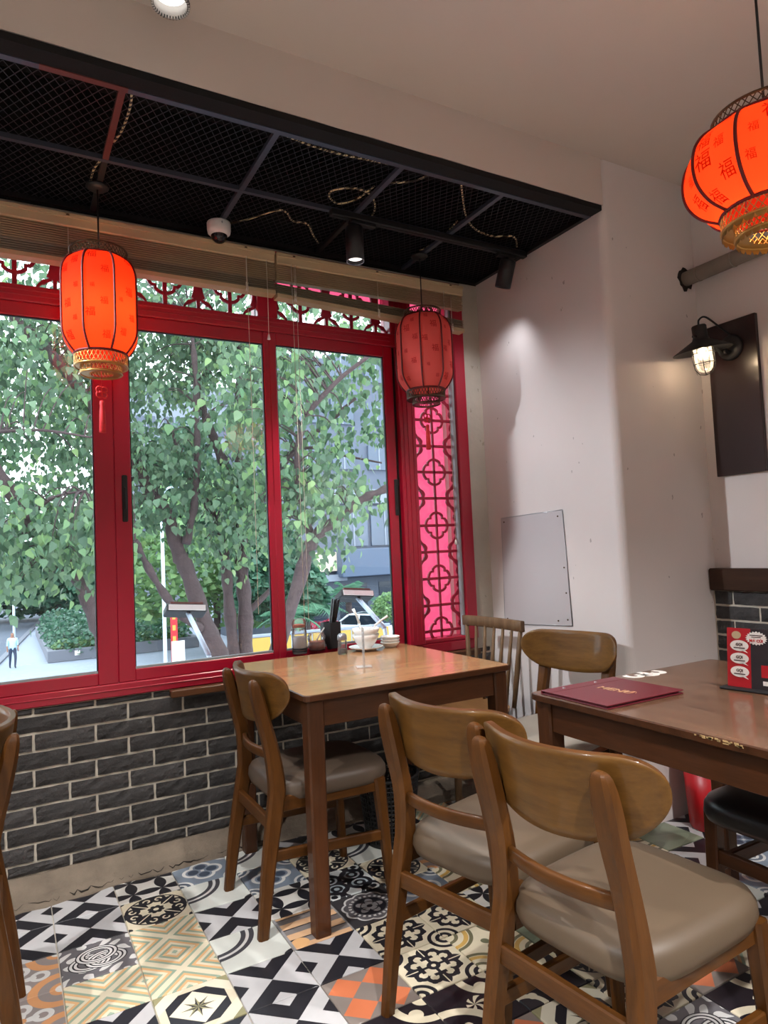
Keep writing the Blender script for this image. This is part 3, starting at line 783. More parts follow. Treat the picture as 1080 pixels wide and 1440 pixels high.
t2 = thing('track_spotlight', 'black cylinder spotlight tilted by the white pier wall', 'spotlight', (0, 0, 0), group='track spotlights')
MB().cbox((c2.x-.06, TRY-.015, ZM-.052), (c2.x+.05, TRY+.015, ZM-.036), .003).build('adapter', 'black_metal', t2)
MB().tube([(c2.x, TRY, ZM-.05), (c2.x, TRY-.008, ZM-.075)], .008).build('stem', 'black_metal', t2)
ax2 = Vector((-.06, .34, -.94)).normalized()
p2 = spot_body(t2, ax2, Vector((c2.x, TRY-.012, ZM-.068)), .125, .038, False)
SPOT2 = spot(p2, p2+Vector((.04, .34, -.93)), 9, 100, 1.0, 'track_spotlight_beam', col=(.93, .95, 1))
# unseen third head and rail, added along the bay to brighten the pier wall
tr2 = thing('light_track', 'black track rail over the left part of the window bay, added for the extra spotlight', 'track', (0, 0, 0))
MB().cbox((-1.6, TRY-.017, ZM-.034), (-.4, TRY+.017, ZM-.007), .003).build('rail', 'black_metal', tr2)
t3 = thing('track_spotlight', 'black cylinder spotlight added out of the picture at the left to light the pier wall', 'spotlight', (0, 0, 0), group='track spotlights')
MB().cbox((-.95, TRY-.015, ZM-.052), (-.83, TRY+.015, ZM-.036), .003).build('adapter', 'black_metal', t3)
MB().tube([(-.9, TRY, ZM-.05), (-.9, TRY-.012, ZM-.078)], .008).build('stem', 'black_metal', t3)
ax3 = (Vector((2.265, 2.42, 1.0))-Vector((-.9, TRY, 2.5))).normalized()
p3_ = spot_body(t3, ax3, Vector((-.9, TRY-.014, ZM-.072)), .125, .038)
spot(p3_, (2.265, 2.42, 1.0), 210, 44, .8, 'track_spotlight_beam', col=(.9, .95, 1), size=.03)
def downlight(x, y, label, power, aim=None, ang=120):
    t = thing('ceiling_downlight', label, 'downlight', (x, y, ZC), group='ceiling downlights')
    MB().lathe([(0, 0), (.052, 0), (.052, -.1), (.047, -.1), (.043, -.08), (.04, -.07)], 28).build('can', 'white_plastic', t)
    m = MB()
    for k in range(36):
        a = 2*pi*k/36; m.box((.0455, -.0018, -.1), (.0525, .0018, -.088)); 
        q = len(m.v)-8; mt = Matrix.Rotation(a, 4, 'Z'); m.v[q:] = [tuple(mt @ Vector(v)) for v in m.v[q:]]
    m.build('knurled_ring', 'rubber', t)
    MB().lathe([(0, -.068), (.041, -.068)], 28).build('lens', 'lamp_face', t)
    spot((x, y, ZC-.104), aim or (x, y, 0), power, ang, .6, 'downlight_beam', col=(1, .965, .94))
d0 = atz(240, 8, ZC-.1)
downlight(d0.x, d0.y, 'white cylinder downlight cut off by the top edge, on the plain ceiling', 80, ang=80)
for x, y in ((-1.3, 1.0), (.3, -.6), (1.9, -.4), (-1.6, -1.4)):  # extra downlights out of view, added to brighten the room
    downlight(x, y, 'unseen white cylinder downlight added on the plain ceiling behind the viewer', 260)
# dome camera
dc = atz(308, 326, ZM-.03)*.99
t = thing('security_camera', 'white dome security camera under the mesh ceiling by the blinds', 'security camera', (dc.x, dc.y, ZM-.006))
MB().lathe([(0, 0), (.048, 0), (.05, -.004), (.05, -.03), (.047, -.045), (.036, -.055), (.034, -.055)], 32).build('housing', 'white_plastic', t)
pm('smoked', C(26, 24, 30), .08)
MB().lathe([(.034, -.05), (.033, -.06), (.028, -.074), (.018, -.083), (.008, -.087), (0, -.088)], 24).build('dome', 'smoked', t)
MB().tube([(0, -.045, -.006), (0, -.051, -.02)], .003).build('screw', 'steel', t)

# ------------------------------------------------------------------ lanterns
GLY = {}
def glyph(s, size):
    k = (s, round(size, 3))
    if k not in GLY: GLY[k] = textmesh(s, size, 0, 0, res=2)
    return GLY[k]
def lattice(t, r0, r1, z0, z1, n, mt, nm='lattice'):
    m = MB()
    for k in range(n):
        for sg in (1, -1):
            pts = []
            for q in range(4):
                f = q/3; a = 2*pi*k/n+sg*f*2*pi/n*1.5; rr = r0+(r1-r0)*f
                pts.append((rr*cos(a), rr*sin(a), z0+(z1-z0)*f))
            m.tube(pts, .0014, 4, cap=False)
    return m.build(nm, mt, t)
def rim(t, r, z, th, mt, nm='rim'):
    return MB().tube([(r*cos(a*pi/20), r*sin(a*pi/20), z) for a in range(40)], th, 6, closed=True).build(nm, mt, t)
def lantern(loc, prof, ribs, lit, label, rc, cord_top, power, step, mt_low, rot=0.0, tass=True, scallop=False):
    """prof: (r,z) outline of the cloth from bottom to top"""
    t = thing('lantern', label, 'lantern', loc, rot)
    cl = spline([(r, 0, z) for r, z in prof], 5); P = [(p.x, p.z) for p in cl]
    n = ribs*6
    def rad(a, r):    # cloth sags slightly flat between the ribs
        k = (a*ribs/(2*pi)) % 1.0; return r*(1-.035*sin(pi*k))
    m = MB(); rows = []
    for r, z in P:
        rows.append([(rad(2*pi*k/n, r)*cos(2*pi*k/n), rad(2*pi*k/n, r)*sin(2*pi*k/n), z) for k in range(n)])
    m.sweep(rows, 0, True, cap=False); m.build('shade', 'lantern_cloth' if lit else 'lantern_cloth_unlit', t)
    for k in range(ribs):
        a = 2*pi*k/ribs
        MB().tube([((r+.002)*cos(a), (r+.002)*sin(a), z) for r, z in P], .0042, 6).build('rib', 'lantern_rib', t)
    zt, zb = P[-1][1], P[0][1]; rt, rb = P[-1][0], P[0][0]
    rim(t, rt, zt, .004, 'lantern_rib'); rim(t, rb, zb, .005, 'lantern_rib')
    # collar and the two stepped lattice rings
    lattice(t, rc, rc, zt-.002, zt+.03, 44, 'bronze', 'collar_lattice'); rim(t, rc, zt+.03, .0035, 'bronze')
    z = zb; rr = rb*1.0
    for h, k in step:
        r2 = rb*k; lattice(t, r2, r2, z, z-h, 40, mt_low); rim(t, r2, z-h, .0035, mt_low)
        m = MB(); m.lathe([(r2-.03, z-h), (r2, z-h)], 40)
        if not lit or scallop: m.build('ring_plate', mt_low, t)
        else: m.build('ring_plate', mt_low, t)
        if scallop:
            mm = MB()
            for q in range(26):
                a0, a1 = 2*pi*q/26, 2*pi*(q+1)/26
                A = [(r2*cos(a0+(a1-a0)*f), r2*sin(a0+(a1-a0)*f), z-h-g*.7) for f, g in ((.0, 0), (.08, .012), (.3, .022), (.5, .018), (.7, .022), (.92, .012), (1, 0))]
                mm.add(A+[(v[0]*.985, v[1]*.985, v[2]) for v in A], [tuple(range(7)), tuple(range(13, 6, -1))])
            mm.build('scalloped_skirt', mt_low, t)
        z -= h*.92
    zlow = z
    MB().tube([(0, 0, zt+.006), (0, 0, cord_top-loc[2])], .0032, 6).build('cord', 'black_metal', t)
    m = MB()
    for a in (0, pi/2): m.tube([(-rc*cos(a), -rc*sin(a), zt+.004), (rc*cos(a), rc*sin(a), zt+.004)], .0022, 5)
    m.build('cross_wire', 'bronze', t)
    # printed good-luck characters, wrapped to the cloth
    rnd = random.Random(int(loc[0]*100)+3); zs = [zb+(zt-zb)*f for f in (.14, .3, .46, .62, .78, .9)]
    def rz(z):
        for (ra, za), (rb_, zb_) in zip(P, P[1:]):
            if za <= z <= zb_: return ra+(rb_-ra)*(z-za)/(zb_-za+1e-9)
        return P[-1][0]
    for k in range(ribs):
        for q, z in enumerate(zs):
            for u in (.27, .68):
                if (q+k+(u > .5)) % 2 or rnd.random() < .12: continue
                sz = rnd.choice((.018, .022, .03, .036))*(1.35 if P[len(P)//2][0] > .17 else 1)
                g = glyph('福', sz); a0 = 2*pi*(k+u+rnd.uniform(-.08, .08))/ribs; zo = z+rnd.uniform(-.012, .012)
                vs = []
                for v in g.vertices:
                    zz = zo+v.co.y; r_ = rz(min(max(zz, zb), zt)); aa = a0+v.co.x/max(r_, .05); r_ = rad(aa, r_)+.0013; vs.append((r_*cos(aa), r_*sin(aa), zz))
                MB().add(vs, [tuple(p.vertices) for p in g.polygons]).build('printed_character', 'lantern_mark_lit' if lit else 'lantern_mark', t, fix=False)
    if tass:
        zk = zlow-.005
        MB().tube([(0, 0, zb), (0, 0, zk-.05)], .0012, 5).build('tassel_cord', 'tassel', t)
        kn = MB(); kz = zk-.065
        for a in range(4):
            b = a*pi/2+pi/4; cx, cz = .013*cos(b), .013*sin(b)
            kn.tube([(cx+.011*cos(q*pi/6), 0, kz+cz+.011*sin(q*pi/6)) for q in range(12)], .003, 5, closed=True)
        kn.tube([(-.012, -.003, kz), (.012, .003, kz)], .004, 6); kn.build('tassel_knot', 'tassel', t)
        MB().lathe([(0, kz-.03), (.007, kz-.032), (.009, kz-.042), (.0075, kz-.05), (.010, kz-.07), (.012, kz-.15), (.010, kz-.151), (0, kz-.14)], 14).build('tassel', 'tassel', t)
    if lit:
        MB().lathe([(0, .0), (.018, .012), (.026, .035), (.02, .06), (.012, .075), (.012, .095), (0, .095)], 14, (0, 0, (zt+zb)/2-.05)).build('bulb', 'bulb_warm', t)
        l = bpy.data.lights.new('lantern_glow', 'POINT'); l.energy = power; l.color = (1, .66, .4); l.shadow_soft_size = .05
        o = bpy.data.objects.new('lantern_glow', l); COL.objects.link(o); o.location = (loc[0], loc[1], loc[2]+(zt+zb)/2-.03)
    MB().lathe([(0, 0), (.04, 0), (.042, -.004), (.03, -.014), (0, -.016)], 24, (0, 0, cord_top-loc[2])).build('ceiling_rose', 'black_metal', t)
    return t
drum = [(.098, 0), (.122, .03), (.141, .07), (.144, .13), (.144, .26), (.141, .32), (.124, .362), (.098, .385)]
la = atz(137, 270, ZM-.01)*.987; lb = atz(590, 366, ZM-.01)*.987
za = aty(140, 487, la.y).z; zb_ = aty(597, 541, lb.y).z
lantern((la.x, la.y, za-.034), [(r*.945, z*.945) for r, z in drum], 8, True, 'lit orange-red drum lantern hanging before the left window post', .10, ZM-.006, 3.4, ((.045, 1.0), (.03, .78)), 'gold', rot=.25)
drum2 = [(r*.93, z*.93) for r, z in drum]
lantern((lb.x, lb.y, zb_-.03), drum2, 8, False, 'unlit red drum lantern hanging before the narrow side light', .088, ZM-.006, 0, ((.04, 1.0), (.028, .72)), 'bronze', rot=.1)
globe = [(.112, 0), (.152, .022), (.180, .058), (.190, .102), (.183, .148), (.160, .182), (.125, .205)]
lc = Vector((1.62, .915, 0)); zc_ = 1.972
lantern((lc.x, lc.y, zc_), globe, 10, True, 'big round lit orange lantern hanging at the right edge over the menu table', .118, ZC, 4.2, ((.036, 1.0), (.026, .74)), 'gold', rot=.2, tass=False, scallop=True)

# ------------------------------------------------------------------ blinds
def blind(x0, x1, zt, zl, zr, y, label, cords):
    t = thing('venetian_blind', label, 'blind', (0, 0, 0), group='raised venetian blinds')
    MB().cbox((x0, y-.03, zt-.055), (x1, y+.03, zt), .004).build('head_rail', 'blind_beige', t)
    MB().box((x0, y-.034, zt-.02), (x1, y-.03, zt-.004)).build('valance', 'blind_beige', t)
    for k in range(13):
        if k < 8: za = zb = zt-.062-.009*k
        else: za, zb = zl+.026+.009*(k-8), zr+.026+.009*(k-8)
        a = .012
        MB().add([(x0, y-.024, za-a*.3), (x1, y-.024, zb-a*.3), (x1, y+.024, zb+a*.3), (x0, y+.024, za+a*.3), (x0, y-.024, za-a*.3+.0022), (x1, y-.024, zb-a*.3+.0022), (x1, y+.024, zb+a*.3+.0022), (x0, y+.024, za+a*.3+.0022)],
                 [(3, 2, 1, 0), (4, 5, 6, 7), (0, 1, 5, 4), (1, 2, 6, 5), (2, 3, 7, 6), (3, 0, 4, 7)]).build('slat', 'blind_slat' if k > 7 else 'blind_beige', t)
    MB().add([(x0, y-.026, zl), (x1, y-.026, zr), (x1, y+.026, zr), (x0, y+.026, zl), (x0, y-.026, zl+.018), (x1, y-.026, zr+.018), (x1, y+.026, zr+.018), (x0, y+.026, zl+.018)],
             [(3, 2, 1, 0), (4, 5, 6, 7), (0, 1, 5, 4), (1, 2, 6, 5), (2, 3, 7, 6), (3, 0, 4, 7)]).build('bottom_rail', 'blind_beige', t)
    for f in (.08, .5, .92):
        x = x0+(x1-x0)*f; MB().tube([(x, y-.032, zt-.06), (x, y-.030, zl+(zr-zl)*f-.004)], .0012, 5).build('ladder_cord', 'cord', t)
        MB().tube([(x, y-.036, zt-.01), (x, y-.036, zt-.014)], .006, 8).build('screw', 'bronze', t)
        for q in range(3): MB().tube([(x+.006*sin(q*2+w_), y-.034-.002*q, zl+(zr-zl)*f+.03-.014*w_) for w_ in range(4)], .0016, 5).build('cord_knot', 'cord', t)
    for x, zb, tas in cords:
        MB().tube([(x, y-.034, zt-.05), (x+.002, y-.034, (zt+zb)/2), (x, y-.034, zb)], .0013, 5).build('pull_cord', 'cord', t)
        if tas: MB().lathe([(0, .024), (.004, .022), (.008, 0), (0, -.002)], 10, (x, y-.034, zb-.02)).build('pull', 'white_plastic', t)
BY = 2.845
k = aty(384, 352, BY); r_ = aty(646, 405, BY)
blind(-.62, k.x-.004, 2.562, 2.363, 2.363, BY, 'left raised beige venetian blind behind the lit drum lantern', [(aty(358, 700, BY-.034).x, aty(405, 860, BY-.034).z, False), (aty(384, 470, BY-.034).x-.02, aty(386, 472, BY-.034).z, True)])
ca, cb = aty(418, 600, BY-.034), aty(434, 870, BY-.034)
blind(k.x+.004, r_.x, 2.56, 2.353, 2.314, BY, 'right raised beige venetian blind behind the unlit drum lantern', [(ca.x, cb.z, False), (ca.x+.02, cb.z, False), (aty(633, 600, BY-.034).x, aty(637, 760, BY-.034).z, True)])
# ------------------------------------------------------------------ furniture
def leg_loft(m, st, mi=0, rnd=.2, sm=True):
    """st: list of (x, y, z, wx, wy): rounded rectangle sections"""
    secs = []
    for x, y, z, wx, wy in st:
        b = min(wx, wy)*rnd; a, c = wx/2, wy/2
        secs.append([(x-a+b, y-c, z), (x+a-b, y-c, z), (x+a, y-c+b, z), (x+a, y+c-b, z), (x+a-b, y+c, z), (x-a+b, y+c, z), (x-a, y+c-b, z), (x-a, y-c+b, z)])
    return m.sweep(secs, mi, sm)
def bar(m, p, q, w_, h, mi=0, bow=0, n=1):
    """bar from p to q, h tall, w_ thick, optional bow along its thickness"""
    p, q = Vector(p), Vector(q); d = (q-p); hd = Vector((d.x, d.y, 0)).normalized(); nn = Vector((-hd.y, hd.x, 0)); up = Vector((0, 0, 1))
    secs = []
    for k in range(n+1):
        f = k/n; c = p+d*f+nn*bow*4*f*(1-f); b = .18*min(w_, h)
        A, B = w_/2, h/2
        secs.append([c+nn*s+up*t for s, t in ((-A+b, -B), (A-b, -B), (A, -B+b), (A, B-b), (A-b, B), (-A+b, B), (-A, B-b), (-A, -B+b))])
    return m.sweep(secs, mi, n > 1)
def smooth_z(st, n=4):
    v = [Vector((a[0], a[1], a[2])) for a in st]; u = [Vector((a[3], a[4], 0)) for a in st]
    return [(p.x, p.y, p.z, q.x, q.y) for p, q in zip(spline(v, n), spline(u, n))]
CHP = {}
def chair_parts():
    """meshes shared by all the bow-back chairs; chair faces +x, origin on the floor under the seat"""
    L = {}
    for s in (-1, 1):
        st = [(-.243, s*.186, 0, .034, .030), (-.216, s*.178, .2, .044, .034), (-.18, s*.168, .4, .054, .038), (-.174, s*.162, .46, .054, .040), (-.184, s*.154, .56, .048, .044), (-.208, s*.152, .66, .044, .050), (-.224, s*.153, .73, .040, .050), (-.232, s*.153, .77, .034, .042), (-.236, s*.153, .788, .024, .030), (-.238, s*.153, .795, .010, .012)]
        L['rear%d' % s] = leg_loft(MB(), smooth_z(st, 5), rnd=.22, sm=False).mesh('leg', 'chair_wood_z')
        st = [(.218, s*.192, 0, .026, .026), (.205, s*.186, .2, .034, .034), (.19, s*.18, .41, .042, .04)]
        L['front%d' % s] = leg_loft(MB(), st, sm=False).mesh('leg', 'chair_wood_z')
        L['side%d' % s] = bar(MB(), (-.195, s*.172, .235), (.198, s*.184, .215), .018, .034).mesh('side_stretcher', 'chair_wood_x')
        L['rail%d' % s] = bar(MB(), (-.16, s*.163, .39), (.185, s*.178, .39), .02, .05).mesh('side_rail', 'chair_wood_x')
    L['frail'] = bar(MB(), (.188, -.165, .39), (.188, .165, .39), .02, .05).mesh('front_rail', 'chair_wood_y')
    L['rstr'] = bar(MB(), (-.198, -.163, .333), (-.198, .163, .333), .019, .042).mesh('rear_stretcher', 'chair_wood_y')
    L['hstr'] = bar(MB(), (.03, -.17, .222), (.03, .17, .222), .018, .03).mesh('middle_stretcher', 'chair_wood_y')
    L['mid'] = bar(MB(), (-.178, .148, .545), (-.178, -.148, .545), .016, .03, bow=-.028, n=8).mesh('lower_back_rail', 'chair_wood_y')
    # bow backrest: curved veneer shell
    m = MB(); nu, nv = 44, 10; hw = .229; th = .0065
    def P(u, v, side):
        s = -cos(pi*u); y = hw*s; a = abs(s)
        e = sqrt(max(0, 1-max(0, (a-.62)/.38)**2)); e = max(e, .02)
        zt = .752+(.812+.008*a**2-.752)*e**.8; zb = .752-(.112*(1-.38*a**2))*e
        z = zb+(zt-zb)*v
        x = -.222+.085*a**2.0-(z-.72)*.16
        dx = .17*s/hw*1.0; n = Vector((1, -dx*.9, .12)).normalized()
        return Vector((x, y, z))+n*(th*(1 if side else -1)*min(1, e*1.5))
    g = {}
    for sd in (0, 1):
        for i in range(nu+1):
            for j in range(nv+1): g[sd, i, j] = len(m.v); m.v.append(tuple(P(i/nu, j/nv, sd)))
    def F(*q): m.f.append(list(q)); m.m.append(0); m.sm.append(True)
    for i in range(nu):
        for j in range(nv):
            F(g[0, i, j], g[0, i+1, j], g[0, i+1, j+1], g[0, i, j+1]); F(g[1, i, j+1], g[1, i+1, j+1], g[1, i+1, j], g[1, i, j])
        F(g[0, i, nv], g[0, i+1, nv], g[1, i+1, nv], g[1, i, nv]); F(g[1, i, 0], g[1, i+1, 0], g[0, i+1, 0], g[0, i, 0])
        m.m[-1] = m.m[-2] = 1; m.sm[-1] = m.sm[-2] = False
    for j in range(nv):
        for i in (0, nu): F(g[0, i, j], g[0, i, j+1], g[1, i, j+1], g[1, i, j]); m.m[-1] = 1
    L['back'] = m.mesh('backrest', ['veneer', 'chair_wood_y'])
    # cushion: rounded trapezoid, fuller in the middle
    def cushion(mt):
        m = MB(); N = 48; rows = []
        def outline(a, grow):
            c, s = cos(a), sin(a); k = 4.2
            x = math.copysign(abs(c)**(2/k), c); y = math.copysign(abs(s)**(2/k), s)
            wy = .194+.010*x; return (.222*x*grow+.034, wy*y*grow)
        for gr, z in ((.88, .392), (.97, .396), (1.0, .414), (.992, .437), (.95, .453), (.84, .463), (.6, .469), (.28, .471)):
            rows.append([(*outline(2*pi*k/N, gr), z) for k in range(N)])
        m.sweep(rows, 0, True); return m.mesh('seat', mt)
    for mt in ('leather', 'leather_grey', 'leather_brown', 'leather_black'): L['seat_'+mt] = cushion(mt)
    return L
CHP = chair_parts()
def chair(x, y, rz, mt, label):
    t = thing('dining_chair', label, 'chair', (x, y, 0), rz, 'bow-back dining chairs')
    for k, n in (('rear-1', 'leg'), ('rear1', 'leg'), ('front-1', 'leg'), ('front1', 'leg'), ('side-1', 'side_stretcher'), ('side1', 'side_stretcher'), ('rail-1', 'side_rail'), ('rail1', 'side_rail'),
                 ('frail', 'front_rail'), ('rstr', 'rear_stretcher'), ('mid', 'lower_back_rail'), ('back', 'backrest'), ('seat_'+mt, 'seat')): link(n, CHP[k], t)
    return t
chair(.931, 2.306, 0, 'leather_brown', 'bow-back wooden chair with a brown seat pushed under the window table')
chair(1.128, 1.486, radians(13), 'leather', 'bow-back wooden chair at the menu table, second from the front with a beige seat')
chair(1.124, 1.058, radians(5.9), 'leather', 'nearest bow-back wooden chair in front with a large beige padded seat')
chair(1.915, 2.115, radians(194), 'leather_grey', 'bow-back chair with pale grey seat against the white wall beside the metal sheet')
chair(-.225, 2.05, radians(180), 'leather_brown', 'dark bow-back chair cut off by the left edge of the picture')
st_ = thing('padded_stool', 'dark wooden stool with black padded seat tucked under the menu table', 'stool', (1.955, 1.13, 0), pi)
link('seat', CHP['seat_leather_black'], st_)
for sx in (-1, 1):
    for sy in (-1, 1): leg_loft(MB(), [(sx*.185, sy*.18, 0, .034, .034), (sx*.178, sy*.172, .41, .042, .042)], rnd=.12, sm=False).build('leg', 'table_wood_z', st_)
    bar(MB(), (-.17, sx*.176, .25), (.17, sx*.176, .25), .02, .04).build('side_stretcher', 'table_wood_x', st_)
    bar(MB(), (sx*.178, -.16, .39), (sx*.178, .16, .39), .022, .046).build('rail', 'table_wood_y', st_)
    bar(MB(), (-.16, sx*.172, .39), (.16, sx*.172, .39), .022, .046).build('rail', 'table_wood_x', st_)
bar(MB(), (.182, -.165, .28), (.182, .165, .28), .02, .04).build('front_stretcher', 'table_wood_y', st_)

def table(x0, y0, x1, y1, h, top, label, inset=.012):
    t = thing('dining_table', label, 'table', ((x0+x1)/2, (y0+y1)/2, 0), 0)
    a, b = (x1-x0)/2, (y1-y0)/2
    # top with cut corners and rounded lip
    def ring_(g, z): 
        c = .016; A, B = a-g, b-g
        return [(A-c, -B, z), (A-c*.3, -B+c*.3, z), (A, -B+c, z), (A, B-c, z), (A-c*.3, B-c*.3, z), (A-c, B, z), (-A+c, B, z), (-A+c*.3, B-c*.3, z), (-A, B-c, z), (-A, -B+c, z), (-A+c*.3, -B+c*.3, z), (-A+c, -B, z)]
    m = MB(); m.sweep([ring_(.004, h-.022), ring_(0, h-.019), ring_(0, h-.003), ring_(.003, h)], 0, False); m.m[-1] = 1
    for i in range(len(m.f)-1): m.m[i] = 0
    m.build('tabletop', ['table_wood_x', top], t)
    L = .058
    for sx in (-1, 1):
        for sy in (-1, 1):
            cx, cy = sx*(a-inset-L/2), sy*(b-inset-L/2)
            leg_loft(MB(), [(cx, cy, 0, L*.9, L*.9), (cx, cy, h-.022, L, L)], rnd=.1, sm=False).build('leg', 'table_wood_z', t)
        cx = sx*(a-inset-.02); MB().cbox((cx-.011, -b+inset+L, h-.107), (cx+.011, b-inset-L, h-.022), .002).build('apron', 'table_wood_y', t)
    for sy in (-1, 1):
        cy = sy*(b-inset-.02); MB().cbox((-a+inset+L, cy-.011, h-.107), (a-inset-L, cy+.011, h-.022), .002).build('apron', 'table_wood_x', t)
    return t
H1 = .75
table(.812, 2.005, 1.638, 2.80, H1, 'tabletop_oak', 'square wooden table by the window set with condiments and bowls')
T2 = table(1.37, .79, 2.225, 1.6, H1, 'tabletop_brown', 'brown wooden table with the red menu and table number')
# chipped varnish on the near edge of the menu table
pm('bare_wood', C(196, 164, 112), .8, var=(60, .3))
m = MB(); r = random.Random(9)
for k in range(26):
    y = .92+.13*r.random(); l = r.uniform(.004, .014); z = H1-.0042-r.random()*.006
    m.box((1.3692, y, z), (1.3702, y+l, z+r.uniform(.002, .004)))
o = m.build('chipped_edge', 'bare_wood', T2); o.location = (-(1.37+2.225)/2, -(.79+1.6)/2, 0)

# spindle-back chair
sp_ = thing('spindle_chair', 'plain wooden spindle-back chair at the far side of the window table', 'chair', (1.845, 2.615, 0), pi)
m = MB(); rows = []
for gr, z in ((.94, .436), (1.0, .441), (1.0, .455), (.97, .458)):
    rr = []
    for k in range(36):
        a = 2*pi*k/36; c, s = cos(a), sin(a); x = math.copysign(abs(c)**.55, c); y = math.copysign(abs(s)**.55, s); rr.append((.185*x*gr, (.19+.02*x)*y*gr, z))
    rows.append(rr)
m.sweep(rows, 0, False); m.build('seat', 'seat_ply', sp_)
MB().sweep([[(p[0]*.96, p[1]*.96, .416) for p in rows[1]], [(p[0]*.98, p[1]*.98, .436) for p in rows[1]]], 0, False).build('seat_base', 'dark_cap', sp_)
for sx, sy in ((1, 1), (1, -1), (-1, 1), (-1, -1)):
    MB().tube([(sx*.125, sy*.13, .42), (sx*.165, sy*.165, .2), (sx*.19, sy*.19, 0)], [.016, .017, .011], 10).build('leg', 'spindle_wood', sp_)
for sy in (-1, 1): MB().tube([(-.165, sy*.165, .2), (.165, sy*.165, .2)], .009, 8).build('side_stretcher', 'spindle_wood', sp_)
MB().tube([(0, -.165, .2), (0, .165, .2)], .009, 8).build('middle_stretcher', 'spindle_wood', sp_)
bar(MB(), (-.185, -.225, .822), (-.185, .225, .822), .022, .05, bow=.02, n=8).build('top_rail', 'spindle_wood', sp_)
for k in range(7):
    y = -.165+.33*k/6; yt = -.205+.41*k/6; xb = -.16-.0*abs(y)
    MB().tube([(xb, y, .455), ((xb-.19)/2, (y+yt)/2, .63), (-.188-.012*(1-(yt/.2)**2), yt, .805)], [.0075, .0095, .007] if 0 < k < 6 else [.010, .013, .010], 8).build('spindle', 'spindle_wood', sp_)

# ------------------------------------------------------------------ on the window table
def base(px, py): p = atz(px, py, H1); return (p.x, p.y, H1+.0005)
t = thing('condiment_jar', 'tall slim glass jar with dark stripes round its base beside the chilli jar', 'jar', base(422, 919)); t.scale = (1.2, 1.2, 1.08)
MB().lathe([(0, 0), (.027, 0), (.0275, .003), (.0275, .09), (.026, .094), (.026, .104), (.0275, .107), (.0275, .13), (.025, .135), (.025, .142), (0, .142)], 24).build('glass', 'clear_glass', t)
MB().lathe([(0, .016), (.0245, .016), (.0245, .066), (.02, .07), (0, .07)], 20).build('salt', 'salt', t)
for z in (.008, .017): MB().lathe([(.0278, z), (.0285, z+.001), (.0285, z+.006), (.0278, z+.007)], 24).build('stripe', 'rubber', t)
MB().lathe([(0, .108), (.022, .108), (.024, .113), (.02, .12), (0, .122)], 20).build('pickle_layer', 'chilli', t)
t = thing('chilli_jar', 'round glass jar half full of red chilli sauce with a spoon', 'jar', base(445.5, 914)); t.scale = (1.14, 1.14, 1.05)
MB().lathe([(0, 0), (.034, 0), (.037, .004), (.037, .03), (.034, .037), (.034, .041), (.037, .048), (.037, .06), (.032, .068), (.031, .074), (0, .076)], 26).build('glass', 'clear_glass', t)
MB().lathe([(0, .004), (.034, .005), (.034, .036), (.028, .038), (0, .041)], 22).build('chilli_sauce', 'chilli', t)
MB().tube([(-.005, 0, .03), (.02, .004, .07), (.048, .008, .1)], [.004, .0025, .0032], 8).build('spoon', 'white_plastic', t)
t = thing('chopstick_holder', 'black square chopstick holder beside the chilli jar', 'holder', base(466, 911), radians(20))
m = MB(); a, b, hh, th = .034, .034, .12, .003
for lo, hi in (((-a, -a, 0), (a, a, .004)), ((-a, -a, .004), (-a+th, a, hh)), ((a-th, -a, .004), (a, a, hh)), ((-a+th, -a, .004), (a-th, -a+th, hh)), ((-a+th, a-th, .004), (a-th, a, hh))): m.cbox(lo, hi, .001)
m.build('box', 'rubber', t)
hb = base(466, 911)
for k in range(7):
    x, y = -.016+.0092*(k % 4), -.006+.012*(k//4)
    o = leg_loft(MB(), [(x*.7-.012, y, .006, .005, .005), (x*.95+.018, y, .118, .0062, .0062), (x*1.08+.044, y*1.3, .222+.004*sin(k*2.1), .0085, .0085)], rnd=.2).build('chopstick', 'chopstick', None, hb, (0, 0, radians(20)))
    tag(o, 'black chopstick leaning in the square black holder', 'chopstick', 'chopsticks in the black holder')
t = thing('shaker', 'small glass pepper shaker with a steel cap', 'shaker', base(482, 920)); t.scale = (1.2, 1.2, 1.05)
MB().lathe([(0, 0), (.017, 0), (.018, .004), (.0155, .056), (.0165, .06)], 14, smooth=False).build('glass', 'clear_glass', t)
MB().lathe([(0, .004), (.014, .004), (.013, .022), (0, .024)], 12).build('pepper', 'bronze', t)
MB().lathe([(.0172, .058), (.018, .062), (.017, .078), (.011, .085), (0, .086)], 18).build('cap', 'steel', t)
pl = Vector(base(515, 914))
o = MB().lathe([(0, 0), (.045, 0), (.05, .004), (.075, .013), (.078, .017), (.074, .0165), (.048, .008), (0, .007)], 36).build('saucer_plate', 'porcelain', None, pl); tag(o, 'white plate under the stacked bowls', 'plate')
def bowl(z, R, hgt, dx, label, tilt=0):
    o = MB().lathe([(0, 0), (R*.45, 0), (R*.47, .006), (R*.75, hgt*.45), (R, hgt), (R*.97, hgt+.001), (R*.72, hgt*.5), (R*.4, .009), (0, .008)], 36).build('bowl', 'porcelain', None, pl+Vector((dx, 0, z)), (tilt, 0, 0)); return tag(o, label, 'bowl', 'stacked bowls on the plate')
bowl(.0075, .062, .062, 0, 'white bowl lowest in the stack on the plate'); bowl(.036, .064, .06, .002, 'white bowl topmost in the stack on the plate')
